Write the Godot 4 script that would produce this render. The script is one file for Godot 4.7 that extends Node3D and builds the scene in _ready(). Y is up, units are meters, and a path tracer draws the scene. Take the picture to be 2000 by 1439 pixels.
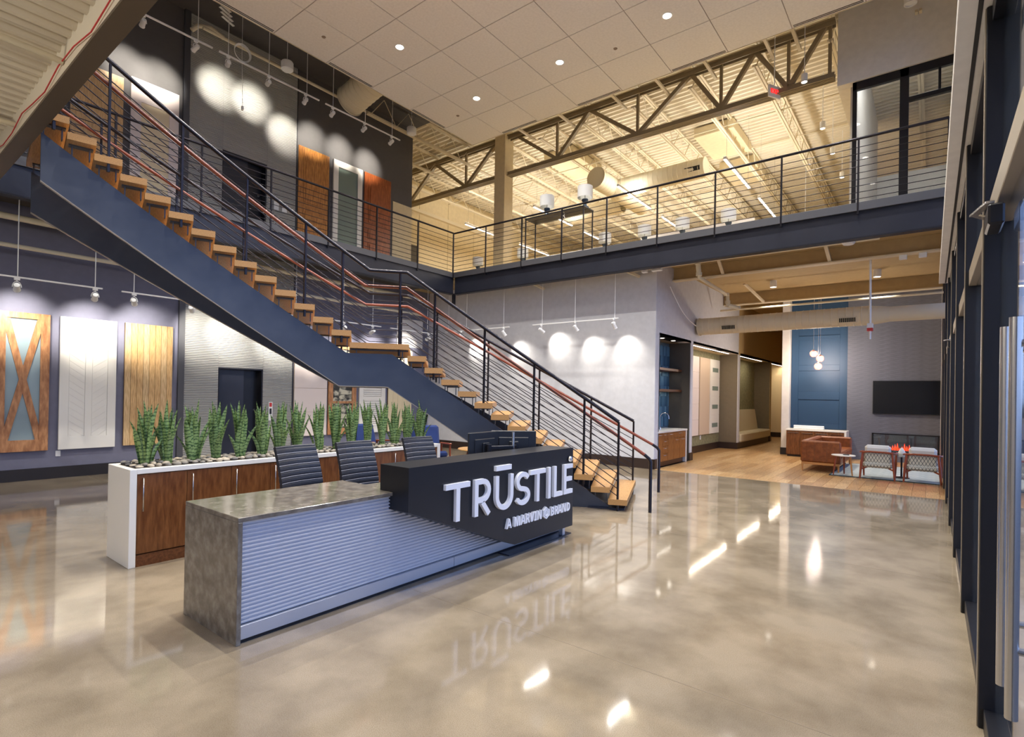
extends Node3D
# Lobby with a curved open-riser stair. Units are metres, y up. The storefront runs along -z, the showroom wall stands at x = -12.05.

const XW = -12.05      # face of the showroom wall
const F2 = 4.90        # upper floor level
const BZ = -10.6       # front face of the bridge beam
const BX = -10.33      # face of the side walkway beam
const GZ = -11.3       # grey wall below the bridge
const CX = -4.8        # corridor wall with the niches
const LZ = -17.3       # lounge back wall
const TZ = -12.3       # roof truss line
const RY = 9.36        # underside of the roof deck
const CY = 8.40        # underside of the ceiling cloud

var M = {}
var used = {}
var org = {}

# ---------------------------------------------------------------- nodes
func numbered(called):
	if not used.has(called):
		used[called] = 0
		return called
	used[called] += 1
	return "%s_%03d" % [called, used[called]]

func tag(o, label, category, group = ""):
	o.set_meta("label", label)
	o.set_meta("category", category)
	if group != "":
		o.set_meta("group", group)
	return o

func thing(called, label, category, at = Vector3.ZERO, turn = 0.0, group = ""):
	var o = Node3D.new()
	o.name = numbered(called)
	add_child(o, true)
	o.position = at
	o.rotation.y = turn
	return tag(o, label, category, group)

# a thing whose parts are given in world coordinates
func thing_w(called, label, category, at = Vector3.ZERO, group = ""):
	var o = thing(called, label, category, at, 0.0, group)
	org[o] = at
	return o

func struct(called):
	var o = Node3D.new()
	o.name = numbered(called)
	add_child(o, true)
	o.set_meta("kind", "structure")
	return o

func put(called, mesh, mat, parent, t = Transform3D()):
	var o = MeshInstance3D.new()
	o.mesh = mesh
	o.material_override = mat
	o.name = called if parent != self else numbered(called)
	parent.add_child(o, true)
	o.transform = t
	if org.has(parent):
		o.position -= org[parent]
	return o

func obj(called, st, mat, parent):
	return put(called, st.commit(), mat, parent)

func solid(called, st, mat):
	var o = obj(called, st, mat, self)
	o.set_meta("kind", "structure")
	return o

func dup(root, at, turn, label):
	var r = root.duplicate()
	r.name = numbered(str(root.name).rstrip("0123456789").trim_suffix("_"))
	add_child(r, true)
	r.position = at
	r.rotation.y = turn
	r.set_meta("label", label)
	return r

# ---------------------------------------------------------------- shapes
func mb():
	var st = SurfaceTool.new()
	st.begin(Mesh.PRIMITIVE_TRIANGLES)
	return st

func tri(st, a, b, c):
	var n = (b - a).cross(c - a).normalized()
	for p in [a, c, b]:
		st.set_normal(n)
		st.add_vertex(p)

func quad(st, a, b, c, d):
	tri(st, a, b, c)
	tri(st, a, c, d)

func qn(st, a, b, c, d, na, nb, nc, nd):
	var g = (b - a).cross(c - a) + (c - a).cross(d - a)
	if g.dot(na + nb + nc + nd) < 0:
		var t = b
		b = d
		d = t
		t = nb
		nb = nd
		nd = t
	for p in [[a, na], [c, nc], [b, nb], [a, na], [d, nd], [c, nc]]:
		st.set_normal(p[1])
		st.add_vertex(p[0])

# box between two corners
func bx(st, lo, hi, ch = 0.0):
	var c = (lo + hi) / 2.0
	var s = (hi - lo).abs()
	box(st, c, s, Basis(), ch)

func box(st, c, s, b = Basis(), ch = 0.0):
	var h = s / 2.0
	ch = min(ch, min(h.x, min(h.y, h.z)) * 0.9)
	var ax = [Vector3.RIGHT, Vector3.UP, Vector3.BACK]
	var g = h - Vector3(ch, ch, ch)
	for i in 3:
		var j = (i + 1) % 3
		var k = (i + 2) % 3
		for sg in [-1.0, 1.0]:
			var o = ax[i] * h[i] * sg
			var u = ax[j] * g[j]
			var v = ax[k] * g[k] * sg
			quad(st, c + b * (o - u - v), c + b * (o + u - v), c + b * (o + u + v), c + b * (o - u + v))
	if ch <= 0.0:
		return
	for i in 3:
		var j = (i + 1) % 3
		var k = (i + 2) % 3
		for sj in [-1.0, 1.0]:
			for sk in [-1.0, 1.0]:
				var w = ax[i] * g[i] * sj * sk
				var p = ax[j] * h[j] * sj + ax[k] * g[k] * sk
				var r = ax[j] * g[j] * sj + ax[k] * h[k] * sk
				quad(st, c + b * (p - w), c + b * (p + w), c + b * (r + w), c + b * (r - w))
	for sx in [-1.0, 1.0]:
		for sy in [-1.0, 1.0]:
			for sz in [-1.0, 1.0]:
				var s3 = Vector3(sx, sy, sz)
				var a = Vector3(h.x, g.y, g.z) * s3
				var d = Vector3(g.x, h.y, g.z) * s3
				var e = Vector3(g.x, g.y, h.z) * s3
				if sx * sy * sz > 0:
					tri(st, c + b * a, c + b * d, c + b * e)
				else:
					tri(st, c + b * a, c + b * e, c + b * d)

# square bar between two points; w across, h along up
func bar(st, a, b, w, h, up = Vector3.UP, ch = 0.0):
	var z = (b - a).normalized()
	if absf(z.dot(up)) > 0.999:
		up = Vector3.RIGHT
	var x = up.cross(z).normalized()
	var y = z.cross(x)
	box(st, (a + b) / 2.0, Vector3(w, h, a.distance_to(b)), Basis(x, y, z), ch)

func tube(st, pts, r, n = 8, caps = true):
	var rings = []
	var prev = Vector3.ZERO
	for i in pts.size():
		var d = ((pts[min(i + 1, pts.size() - 1)] - pts[i]).normalized() + (pts[i] - pts[max(i - 1, 0)]).normalized()).normalized()
		var x = prev - d * prev.dot(d)
		if x.length() < 0.01:
			x = d.cross(Vector3.UP)
			if x.length() < 0.05:
				x = d.cross(Vector3.RIGHT)
		x = x.normalized()
		prev = x
		var y = d.cross(x)
		var rr = r[i] if r is Array else r
		var ring = []
		for k in n:
			var a = TAU * k / n
			var nn = x * cos(a) + y * sin(a)
			ring.append([pts[i] + nn * rr, nn])
		rings.append([ring, d])
	for i in pts.size() - 1:
		var A = rings[i][0]
		var B = rings[i + 1][0]
		for k in n:
			var k2 = (k + 1) % n
			qn(st, A[k][0], A[k2][0], B[k2][0], B[k][0], A[k][1], A[k2][1], B[k2][1], B[k][1])
	if caps:
		for e in [0, pts.size() - 1]:
			var R = rings[e][0]
			for k in range(1, n - 1):
				if e == 0:
					tri(st, R[0][0], R[k + 1][0], R[k][0])
				else:
					tri(st, R[0][0], R[k][0], R[k + 1][0])

# turned shape: profile of (radius, height) from bottom to top
func lathe(st, prof, c = Vector3.ZERO, n = 24, b = Basis()):
	for i in prof.size() - 1:
		var p = prof[i]
		var q = prof[i + 1]
		var nr = Vector2(q.y - p.y, p.x - q.x).normalized()
		for k in n:
			var a0 = TAU * k / n
			var a1 = TAU * (k + 1) / n
			var d0 = Vector3(cos(a0), 0, sin(a0))
			var d1 = Vector3(cos(a1), 0, sin(a1))
			var n0 = b * (d0 * nr.x + Vector3.UP * nr.y)
			var n1 = b * (d1 * nr.x + Vector3.UP * nr.y)
			qn(st, c + b * (d1 * p.x + Vector3.UP * p.y), c + b * (d0 * p.x + Vector3.UP * p.y), c + b * (d0 * q.x + Vector3.UP * q.y), c + b * (d1 * q.x + Vector3.UP * q.y), n1, n0, n0, n1)

# flat outline (u, v) pushed along D
func prism(st, poly, O, U, V, D):
	var pts = PackedVector2Array(poly)
	if Geometry2D.is_polygon_clockwise(pts):
		pts.reverse()
	var flip = U.cross(V).dot(D) < 0
	var idx = Geometry2D.triangulate_polygon(pts)
	var P = []
	for p in pts:
		P.append(O + U * p.x + V * p.y)
	for i in range(0, idx.size(), 3):
		var a = P[idx[i]]
		var b = P[idx[i + 1]]
		var c = P[idx[i + 2]]
		if ((b - a).cross(c - a)).dot(D) < 0:
			var t = b
			b = c
			c = t
		tri(st, a + D, b + D, c + D)
		tri(st, a, c, b)
	for i in P.size():
		var a = P[i]
		var b = P[(i + 1) % P.size()]
		if flip:
			quad(st, b, a, a + D, b + D)
		else:
			quad(st, a, b, b + D, a + D)

# a line of given width as a raised stroke
func stroke(st, pts, w, O, U, V, D, join = Geometry2D.JOIN_MITER):
	for poly in Geometry2D.offset_polyline(PackedVector2Array(pts), w / 2.0, join, Geometry2D.END_BUTT):
		prism(st, poly, O, U, V, D)

func arc(c, r, a0, a1, n, ry = 0.0):
	var o = []
	for i in n + 1:
		var a = deg_to_rad(lerpf(a0, a1, float(i) / n))
		o.append(Vector2(c.x + r * cos(a), c.y + (ry if ry > 0 else r) * sin(a)))
	return o

# ---------------------------------------------------------------- materials
func noise_tex(seed_, freq, lo, hi, oct = 4, size = 512, type = FastNoiseLite.TYPE_SIMPLEX_SMOOTH, c0 = 0.0, c1 = 1.0):
	var n = FastNoiseLite.new()
	n.seed = seed_
	n.noise_type = type
	n.frequency = freq
	n.fractal_octaves = oct
	n.fractal_gain = 0.55
	var t = NoiseTexture2D.new()
	t.width = size
	t.height = size
	t.seamless = true
	t.noise = n
	var g = Gradient.new()
	g.offsets = PackedFloat32Array([c0, c1])
	g.colors = PackedColorArray([lo, hi])
	t.color_ramp = g
	return t

func bump_tex(seed_, freq, oct = 3, size = 256):
	return noise_tex(seed_, freq, Color.BLACK, Color.WHITE, oct, size)

func mt(called, c, rough = 0.6, metal = 0.0):
	var m = StandardMaterial3D.new()
	m.resource_name = called
	m.albedo_color = c
	m.roughness = rough
	m.metallic = metal
	M[called] = m
	return m

func skin(m, tex, scale, world = true):
	m.albedo_texture = tex
	m.uv1_triplanar = true
	m.uv1_world_triplanar = world
	m.uv1_triplanar_sharpness = 6.0
	m.uv1_scale = scale
	return m

func relief(m, tex, depth):
	m.heightmap_enabled = true
	m.heightmap_texture = tex
	m.heightmap_scale = depth
	return m

func glow(called, c, e):
	var m = mt(called, c, 0.6)
	m.emission_enabled = true
	m.emission = c
	m.emission_energy_multiplier = e
	return m

func c8(r, g, b):
	return Color8(r, g, b)

func materials():
	# polished concrete: cloudy stains, aggregate specks, a little waviness in the polish
	var m = mt("concrete", Color(1, 1, 1), 0.065)
	skin(m, noise_tex(11, 0.006, c8(130, 118, 100), c8(157, 144, 124), 6, 1024, FastNoiseLite.TYPE_SIMPLEX_SMOOTH, 0.15, 0.75), Vector3(0.2, 0.2, 0.2))
	m.detail_enabled = true
	m.detail_blend_mode = BaseMaterial3D.BLEND_MODE_MUL
	m.detail_uv_layer = BaseMaterial3D.DETAIL_UV_2
	m.detail_albedo = noise_tex(12, 0.2, c8(222, 216, 208), c8(255, 255, 255), 3, 512, FastNoiseLite.TYPE_SIMPLEX_SMOOTH, 0.2, 0.6)
	m.uv2_triplanar = true
	m.uv2_world_triplanar = true
	m.uv2_scale = Vector3(1.6, 1.6, 1.6)
	relief(m, bump_tex(13, 0.012, 3, 512), 0.06)
	m.metallic_specular = 0.62
	mt("joint", c8(120, 106, 86), 0.5)
	var plank_tex = noise_tex(21, 0.02, c8(168, 148, 124), c8(255, 255, 255), 4, 512)
	for i in 5:
		var base = [c8(224, 190, 140), c8(210, 172, 122), c8(232, 200, 152), c8(198, 160, 112), c8(218, 180, 128)][i]
		skin(mt("plank%d" % i, base, 0.28), plank_tex, Vector3(6.0, 3.0, 0.35))
	# paints
	var paint = noise_tex(31, 0.03, c8(244, 244, 244), c8(255, 255, 255), 3, 256)
	skin(mt("slate_paint", c8(118, 118, 136), 0.75), paint, Vector3(0.7, 0.7, 0.7))
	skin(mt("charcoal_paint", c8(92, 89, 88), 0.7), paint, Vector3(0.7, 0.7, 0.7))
	skin(mt("grey_paint", c8(212, 212, 215), 0.7), paint, Vector3(0.7, 0.7, 0.7))
	skin(mt("beige_paint", c8(226, 209, 170), 0.75), paint, Vector3(0.7, 0.7, 0.7))
	skin(mt("tan_paint", c8(190, 164, 116), 0.75), paint, Vector3(0.7, 0.7, 0.7))
	skin(mt("taupe_paint", c8(128, 116, 94), 0.8), paint, Vector3(0.7, 0.7, 0.7))
	skin(mt("dark_taupe", c8(84, 78, 68), 0.8), paint, Vector3(0.7, 0.7, 0.7))
	skin(mt("white_paint", c8(232, 228, 222), 0.55), paint, Vector3(0.7, 0.7, 0.7))
	skin(mt("cloud_white", c8(242, 238, 234), 0.85), paint, Vector3(2, 2, 2))
	mt("cloud_grid", c8(150, 134, 122), 0.7)
	mt("black_slot", c8(22, 22, 22), 0.6)
	mt("base_black", c8(38, 34, 36), 0.5)
	mt("base_brown", c8(52, 38, 32), 0.45)
	# steel
	var st_tex = noise_tex(41, 0.008, c8(222, 225, 230), c8(255, 255, 255), 4, 512)
	skin(mt("navy_steel", c8(50, 52, 62), 0.33, 0.15), st_tex, Vector3(0.35, 0.35, 0.35))
	skin(mt("stair_steel", c8(88, 91, 98), 0.36, 0.6), st_tex, Vector3(0.35, 0.35, 0.35))
	mt("dark_steel", c8(40, 40, 46), 0.4, 0.5)
	mt("flange_grey", c8(84, 84, 88), 0.5, 0.2)
	mt("rail_steel", c8(48, 46, 52), 0.32, 0.7)
	mt("roof_deck", c8(222, 211, 188), 0.7)
	mt("joist_paint", c8(220, 206, 176), 0.6)
	mt("girder_paint", c8(150, 134, 104), 0.6)
	mt("duct_paint", c8(222, 210, 180), 0.55)
	mt("landing_steel", c8(92, 78, 60), 0.6)
	mt("stainless", c8(205, 203, 200), 0.25, 0.95)
	mt("chrome", c8(225, 225, 228), 0.12, 1.0)
	mt("brushed", c8(190, 194, 202), 0.34, 0.6)
	mt("ribbed_metal", c8(168, 167, 162), 0.45, 0.2)
	mt("lead_ribs", c8(200, 200, 205), 0.5, 0.0)
	mt("black_panel", c8(30, 31, 36), 0.32, 0.25)
	mt("black_plastic", c8(30, 31, 35), 0.45)
	mt("screen", c8(14, 14, 16), 0.12)
	mt("white_plastic", c8(240, 240, 238), 0.4)
	mt("letter_white", c8(246, 246, 248), 0.35)
	mt("letter_side", c8(206, 208, 212), 0.35, 0.2)
	mt("white_laminate", c8(236, 232, 222), 0.3)
	mt("red_print", c8(205, 60, 60), 0.5)
	mt("bronze_frame", c8(40, 40, 44), 0.35, 0.5)
	mt("frame_edge", c8(158, 146, 128), 0.4, 0.3)  # on mullion edges and middle transoms this tan carries the light they catch
	# stone
	m = mt("stone", Color(1, 1, 1), 0.16)
	skin(m, noise_tex(51, 0.02, c8(96, 88, 78), c8(134, 126, 114), 5, 512, FastNoiseLite.TYPE_SIMPLEX_SMOOTH, 0.2, 0.85), Vector3(0.9, 0.9, 0.9))
	m.metallic_specular = 0.6
	# woods
	var grain = noise_tex(61, 0.02, c8(196, 180, 160), c8(255, 255, 255), 5, 512)
	skin(mt("oak", c8(204, 160, 102), 0.4), grain, Vector3(0.5, 8.0, 8.0), false)
	var dark_grain = noise_tex(62, 0.014, c8(168, 146, 130), c8(255, 255, 255), 5, 512)
	skin(mt("walnut", c8(134, 86, 46), 0.36), dark_grain, Vector3(3.0, 0.45, 3.0))
	skin(mt("walnut_flat", c8(122, 76, 42), 0.4), dark_grain, Vector3(0.4, 4.0, 4.0))
	skin(mt("alder", c8(222, 156, 80), 0.35), dark_grain, Vector3(3.0, 0.4, 3.0))
	skin(mt("mahogany", c8(186, 102, 54), 0.3), dark_grain, Vector3(3.0, 0.4, 3.0))
	skin(mt("knotty_oak", c8(218, 162, 112), 0.45), dark_grain, Vector3(1.6, 0.4, 1.6))
	skin(mt("blond", c8(236, 198, 142), 0.45), grain, Vector3(5.0, 0.4, 5.0))
	skin(mt("blond_light", c8(238, 208, 160), 0.45), grain, Vector3(5.0, 0.4, 5.0))
	skin(mt("cabinet_oak", c8(178, 118, 56), 0.4), dark_grain, Vector3(5.0, 0.6, 5.0))
	mt("redwood_rail", c8(124, 62, 44), 0.38)
	mt("teak", c8(140, 66, 36), 0.35)
	mt("honey", c8(196, 138, 78), 0.4)
	mt("groove", c8(120, 84, 44), 0.7)
	mt("pink_door", c8(226, 212, 204), 0.45)
	mt("cream_door", c8(232, 214, 174), 0.45)
	mt("linen_door", c8(202, 180, 156), 0.6)
	mt("frosted", c8(150, 168, 172), 0.22)
	mt("green_frost", c8(122, 138, 128), 0.25)
	# soft things
	m = mt("leather_black", c8(40, 42, 50), 0.42)
	mt("stitch", c8(150, 150, 158), 0.5)
	m = mt("leather_tan", c8(150, 84, 36), 0.38)
	relief(skin(m, noise_tex(71, 0.02, c8(190, 176, 160), c8(255, 255, 255), 4, 256), Vector3(1.5, 1.5, 1.5)), bump_tex(72, 0.05), 0.2)
	m = mt("navy_cloth", c8(26, 48, 104), 0.9)
	m.rim_enabled = true
	m.rim = 0.4
	mt("pillow_navy", c8(44, 54, 84), 0.9)
	mt("pillow_white", c8(222, 222, 214), 0.9)
	mt("bench_cloth", c8(206, 194, 164), 0.9)
	m = mt("lattice_cloth", Color(1, 1, 1), 0.9)
	skin(m, lattice_tex(), Vector3(9.0, 4.6, 9.0), false)
	m = mt("rug", Color(1, 1, 1), 0.95)
	skin(m, noise_tex(81, 0.02, c8(120, 134, 136), c8(214, 214, 204), 4, 512, FastNoiseLite.TYPE_CELLULAR), Vector3(0.7, 0.7, 2.6))
	mt("rug_edge", c8(44, 62, 70), 0.95)
	# wallcoverings
	skin(mt("grasscloth", c8(130, 134, 146), 0.85), noise_tex(91, 0.02, c8(190, 190, 194), c8(255, 255, 255), 4, 512), Vector3(0.4, 9.0, 0.4))
	skin(mt("sage_cloth", c8(150, 146, 112), 0.85), noise_tex(92, 0.03, c8(200, 200, 196), c8(255, 255, 255), 4, 256), Vector3(1, 1, 1))
	mt("blue_panel", c8(42, 74, 106), 0.5)
	for i in 4:
		mt("blue_tile%d" % i, [c8(74, 108, 132), c8(88, 126, 150), c8(62, 94, 116), c8(104, 140, 160)][i], 0.15)
	mt("grout", c8(92, 112, 124), 0.8)
	# plants and pebbles
	m = mt("leaf", Color(1, 1, 1), 0.38)
	skin(m, band_tex(), Vector3(3.2, 3.2, 3.2), false)
	mt("leaf_edge", c8(150, 160, 70), 0.5)
	mt("soil", c8(54, 46, 38), 0.95)
	for i in 4:
		mt("pebble%d" % i, [c8(150, 140, 124), c8(122, 116, 106), c8(170, 158, 138), c8(104, 100, 94)][i], 0.6)
	m = mt("art_print", Color(1, 1, 1), 0.3)
	skin(m, noise_tex(95, 0.012, c8(40, 40, 38), c8(206, 200, 176), 5, 256, FastNoiseLite.TYPE_SIMPLEX_SMOOTH, 0.35, 0.65), Vector3(1.2, 1.6, 0.8))
	m = mt("lamp_shade", c8(246, 246, 242), 0.8)
	m.backlight_enabled = true
	m.backlight = Color(0.5, 0.5, 0.48)
	mt("lamp_base", c8(74, 92, 110), 0.25)
	# glass
	m = mt("glass", Color(0.62, 0.70, 0.80, 0.06), 0.02)
	m.transparency = BaseMaterial3D.TRANSPARENCY_ALPHA
	m = mt("clear_glass", Color(0.8, 0.9, 0.9, 0.1), 0.03)
	m.transparency = BaseMaterial3D.TRANSPARENCY_ALPHA
	m = mt("smoke_glass", Color(0.05, 0.05, 0.06, 0.55), 0.05)
	m.transparency = BaseMaterial3D.TRANSPARENCY_ALPHA
	m = mt("copper_glass", Color(0.45, 0.22, 0.18, 0.35), 0.08)
	m.transparency = BaseMaterial3D.TRANSPARENCY_ALPHA
	mt("asphalt", c8(70, 72, 78), 0.8)
	# things that give off light
	glow("lit_lens", Color(1.0, 0.95, 0.84), 6.0)
	glow("lit_down", Color(1.0, 0.97, 0.92), 9.0)
	glow("lit_linear", Color(1.0, 0.96, 0.92), 5.0)
	glow("lit_led", Color(1.0, 0.95, 0.93), 5.0)
	glow("lit_bulb", Color(1.0, 0.93, 0.85), 14.0)
	glow("lit_flame", Color(1.0, 0.26, 0.06), 1.0)
	glow("exit_red", Color(1.0, 0.12, 0.1), 1.2)

# woven diamond lattice
func lattice_tex():
	var n = 128
	var im = Image.create(n, n, false, Image.FORMAT_RGB8)
	for y in n:
		for x in n:
			var u = fposmod(float(x) / n * 2.0, 1.0)
			var v = fposmod(float(y) / n * 2.0, 1.0)
			var a = absf(u - 0.5) + absf(v - 0.5)
			var line = absf(a - 0.5) < 0.07
			im.set_pixel(x, y, c8(52, 62, 70) if line else c8(206, 206, 190))
	return ImageTexture.create_from_image(im)

# cross bands of a snake plant leaf: dark wavy bars on grey green
func band_tex():
	var n = 256
	var im = Image.create(n, n, false, Image.FORMAT_RGB8)
	var f = FastNoiseLite.new()
	f.seed = 5
	f.frequency = 0.03
	for y in n:
		for x in n:
			var a = TAU * x / n
			var w = f.get_noise_3d(cos(a) * 30.0, sin(a) * 30.0, 0.0 + y * 0.9) * 0.9
			var b = sin(TAU * (float(y) / n * 9.0) + w * 4.0)
			var t = smoothstep(0.1, 0.75, b) * (0.55 + 0.45 * f.get_noise_2d(x * 3.0, y * 3.0 + 500.0) + 0.2)
			im.set_pixel(x, y, c8(138, 162, 98).lerp(c8(48, 76, 38), clampf(t, 0, 1)))
	return ImageTexture.create_from_image(im)

# ---------------------------------------------------------------- lights
func omni(at, e, c = Color(1, 0.95, 0.88), size = 0.05, parent = self):
	var l = OmniLight3D.new()
	l.name = "bulb_light"
	l.light_energy = e
	l.light_color = c
	l.light_size = size
	l.omni_range = 40.0
	l.omni_attenuation = 2.0
	l.shadow_enabled = true
	parent.add_child(l, true)
	l.global_position = at
	return l

func spot(at, to, e, ang, blend, c = Color(1, 0.95, 0.88), size = 0.04, parent = self):
	var l = SpotLight3D.new()
	l.name = "spot_light"
	l.light_energy = e
	l.light_color = c
	l.light_size = size
	l.spot_range = 40.0
	l.spot_attenuation = 2.0
	l.spot_angle = ang
	l.spot_angle_attenuation = blend
	l.shadow_enabled = true
	parent.add_child(l, true)
	var d = (to - at).normalized()
	l.look_at_from_position(at, to, Vector3.RIGHT if absf(d.y) > 0.95 else Vector3.UP)
	return l

func area(at, to, w, h, e, c = Color(1, 0.96, 0.9), parent = self, up = Vector3.UP):
	var l = AreaLight3D.new()
	l.name = "area_light"
	l.light_energy = e
	l.light_color = c
	l.area_size = Vector2(w, h)
	l.area_normalize_energy = true
	l.area_range = 40.0
	l.shadow_enabled = true
	parent.add_child(l, true)
	l.look_at_from_position(at, to, up)
	return l

func _ready():
	# ---- camera
	var cam = Camera3D.new()
	cam.name = "camera"
	cam.projection = Camera3D.PROJECTION_FRUSTUM
	cam.near = 0.05
	cam.far = 200.0
	cam.size = 0.05 * 1439.0 / 1050.10
	cam.frustum_offset = Vector2(0.0, 0.05 * 45.48 / 1050.10)
	cam.transform = Transform3D(Basis(Vector3(0.78896554, 0.01724575, -0.61419538), Vector3(-0.01064672, 0.99983966, 0.01439785), Vector3(0.6143452, -0.00482024, 0.78902265)).orthonormalized(), Vector3(0, 1.6, 0))
	cam.current = true
	add_child(cam)
	# ---- dusk sky and exposure
	var we = WorldEnvironment.new()
	we.name = "environment"
	var env = Environment.new()
	env.background_mode = Environment.BG_SKY
	var sm = ProceduralSkyMaterial.new()
	sm.sky_top_color = Color(0.33, 0.42, 0.62)
	sm.sky_horizon_color = Color(0.52, 0.61, 0.78)
	sm.ground_bottom_color = Color(0.10, 0.11, 0.13)
	sm.ground_horizon_color = Color(0.20, 0.22, 0.27)
	sm.energy_multiplier = 1.0
	sm.sun_angle_max = 1.0
	var sky = Sky.new()
	sky.sky_material = sm
	env.sky = sky
	env.background_energy_multiplier = SKY_E
	env.tonemap_mode = Environment.TONE_MAPPER_LINEAR
	env.tonemap_exposure = EXPOSURE
	env.sdfgi_enabled = true
	env.ssao_enabled = true
	env.ssil_enabled = true
	we.environment = env
	add_child(we)
	materials()
	shell()
	cloud()
	roof()
	upper_floor()
	staircase()
	showroom_wall()
	tracks()
	desk()
	planter()
	seating()
	corridor()
	lounge()
	under_bridge()
	office()
	storefront()
	print("built")

const SKY_E = 3.3
const EXPOSURE = 1.45
const E_DOWN = 9.6
const E_TRACK = 3.2
const E_LINEAR = 3.2
const WARM = Color(1.0, 0.97, 0.92)

# ribbed sheet: ribs run along D, profile steps along S, relief along N
func ribbed(st, O, D, S, N, length, pitch, depth, flat = 0.5):
	var n = int(round(length / pitch))
	var p = length / n
	var a = p * flat / 2.0
	var b = p / 2.0
	for i in n:
		var o = O + S * (p * i)
		var q = [o, o + S * a, o + S * (b) + N * depth, o + S * (b + a) + N * depth, o + S * p]
		for k in 4:
			var u = q[k]
			var v = q[k + 1]
			if D.cross(S).dot(N) > 0:
				quad(st, u, u + D, v + D, v)
			else:
				quad(st, u, v, v + D, u + D)

func shell():
	# concrete floor, cut at the saw joints
	var fl = struct("floor")
	var st = mb()
	bx(st, Vector3(-12.4, -0.2, GZ), Vector3(0.6, 0, 6.4))
	obj("concrete_slab", st, M.concrete, fl)
	st = mb()
	for z in [-2.98, -6.19]:
		bx(st, Vector3(-12.0, -0.01, z - 0.003), Vector3(0.2, 0.0006, z + 0.003))
	obj("saw_joint", st, M.joint, fl)
	# plank floor of the lounge and the corridor, each board a piece
	var wf = struct("floor")
	st = mb()
	bx(st, Vector3(-6.3, -0.2, -26.0), Vector3(0.6, -0.02, GZ))
	obj("subfloor", st, M.base_brown, wf)
	var rng = RandomNumberGenerator.new()
	rng.seed = 4
	var meshes = {}
	var w = 0.19
	var x = -4.8
	var count = 0
	while x < 0.36:
		var z = GZ
		var first = true
		while z > LZ - (8.6 if x < -3.25 else 0.0):
			var l = [0.9, 1.4, 1.8, 2.2][rng.randi() % 4]
			if first:
				l = rng.randf_range(0.4, 1.6)
				first = false
			var z1 = max(z - l, LZ - (8.6 if x < -3.25 else 0.0))
			l = snappedf(z - z1, 0.05)
			if l < 0.05:
				break
			if not meshes.has(l):
				st = mb()
				box(st, Vector3(w / 2, -0.01, -l / 2), Vector3(w - 0.003, 0.02, l - 0.003), Basis(), 0.0015)
				meshes[l] = st.commit()
			if count < 300:
				put("plank", meshes[l], M["plank%d" % (rng.randi() % 5)], wf, Transform3D(Basis(), Vector3(x, 0.001, z)))
			count += 1
			z -= l
		x += w
	st = mb()
	for i in 27:
		bx(st, Vector3(-6.3 + i * 0.0, -0.02, LZ - 0.0), Vector3(-6.29, -0.019, LZ + 0.01))
		break
	# walls
	st = mb()
	# showroom wall with the two lift openings left free
	bx(st, Vector3(XW - 0.35, 0, GZ - 0.3), Vector3(XW, F2, -6.19))
	bx(st, Vector3(XW - 0.35, 0, -5.21), Vector3(XW, F2, 6.4))
	bx(st, Vector3(XW - 0.35, 2.07, -6.19), Vector3(XW, F2, -5.21))
	solid("wall_west", st, M.slate_paint)
	st = mb()
	bx(st, Vector3(XW - 0.35, F2, -10.54), Vector3(XW, RY, -6.19))
	bx(st, Vector3(XW - 0.35, F2, -5.21), Vector3(XW, RY, 6.4))
	bx(st, Vector3(XW - 0.35, 6.75, -6.19), Vector3(XW, RY, -5.21))
	solid("wall_west", st, M.charcoal_paint)
	st = mb()
	bx(st, Vector3(XW, 0, -4.42), Vector3(XW + 0.02, 0.2, 1.2))
	bx(st, Vector3(XW, 0, GZ), Vector3(XW + 0.02, 0.2, -6.95))
	solid("baseboard_west", st, M.base_black)
	# grey wall below the bridge
	st = mb()
	bx(st, Vector3(XW, 0, GZ - 0.25), Vector3(CX, 4.62, GZ), 0.01)
	solid("wall_north", st, M.grey_paint)
	st = mb()
	bx(st, Vector3(XW, 0, GZ), Vector3(CX + 0.015, 0.22, GZ + 0.015))
	bx(st, Vector3(CX, 0, GZ - 0.15), Vector3(CX + 0.015, 0.22, GZ + 0.015))
	solid("baseboard_north", st, M.base_brown)
	# wall behind the camera, and the far wall of the corridor
	st = mb()
	bx(st, Vector3(-12.4, 0, 6.3), Vector3(0.6, RY, 6.6))
	solid("wall_south", st, M.grey_paint)
	st = mb()
	bx(st, Vector3(-6.4, 0, -26.2), Vector3(-3.0, 4.62, -25.9))
	solid("wall_far", st, M.tan_paint)
	# upper outside wall above the storefront
	st = mb()
	bx(st, Vector3(0.42, 4.40, -26.5), Vector3(0.62, RY, -11.4))
	bx(st, Vector3(0.42, 8.55, -11.4), Vector3(0.62, RY, 6.4))
	solid("wall_east", st, M.white_paint)
	# white ledge over the storefront
	st = mb()
	bx(st, Vector3(0.088, 3.56, -11.4), Vector3(0.62, 3.66, 6.3), 0.004)
	solid("trim_1", st, M.white_paint)
	st = mb()
	bx(st, Vector3(0.165, 3.556, -11.35), Vector3(0.185, 3.562, 6.2))
	solid("trim_6", st, M.black_slot)

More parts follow.
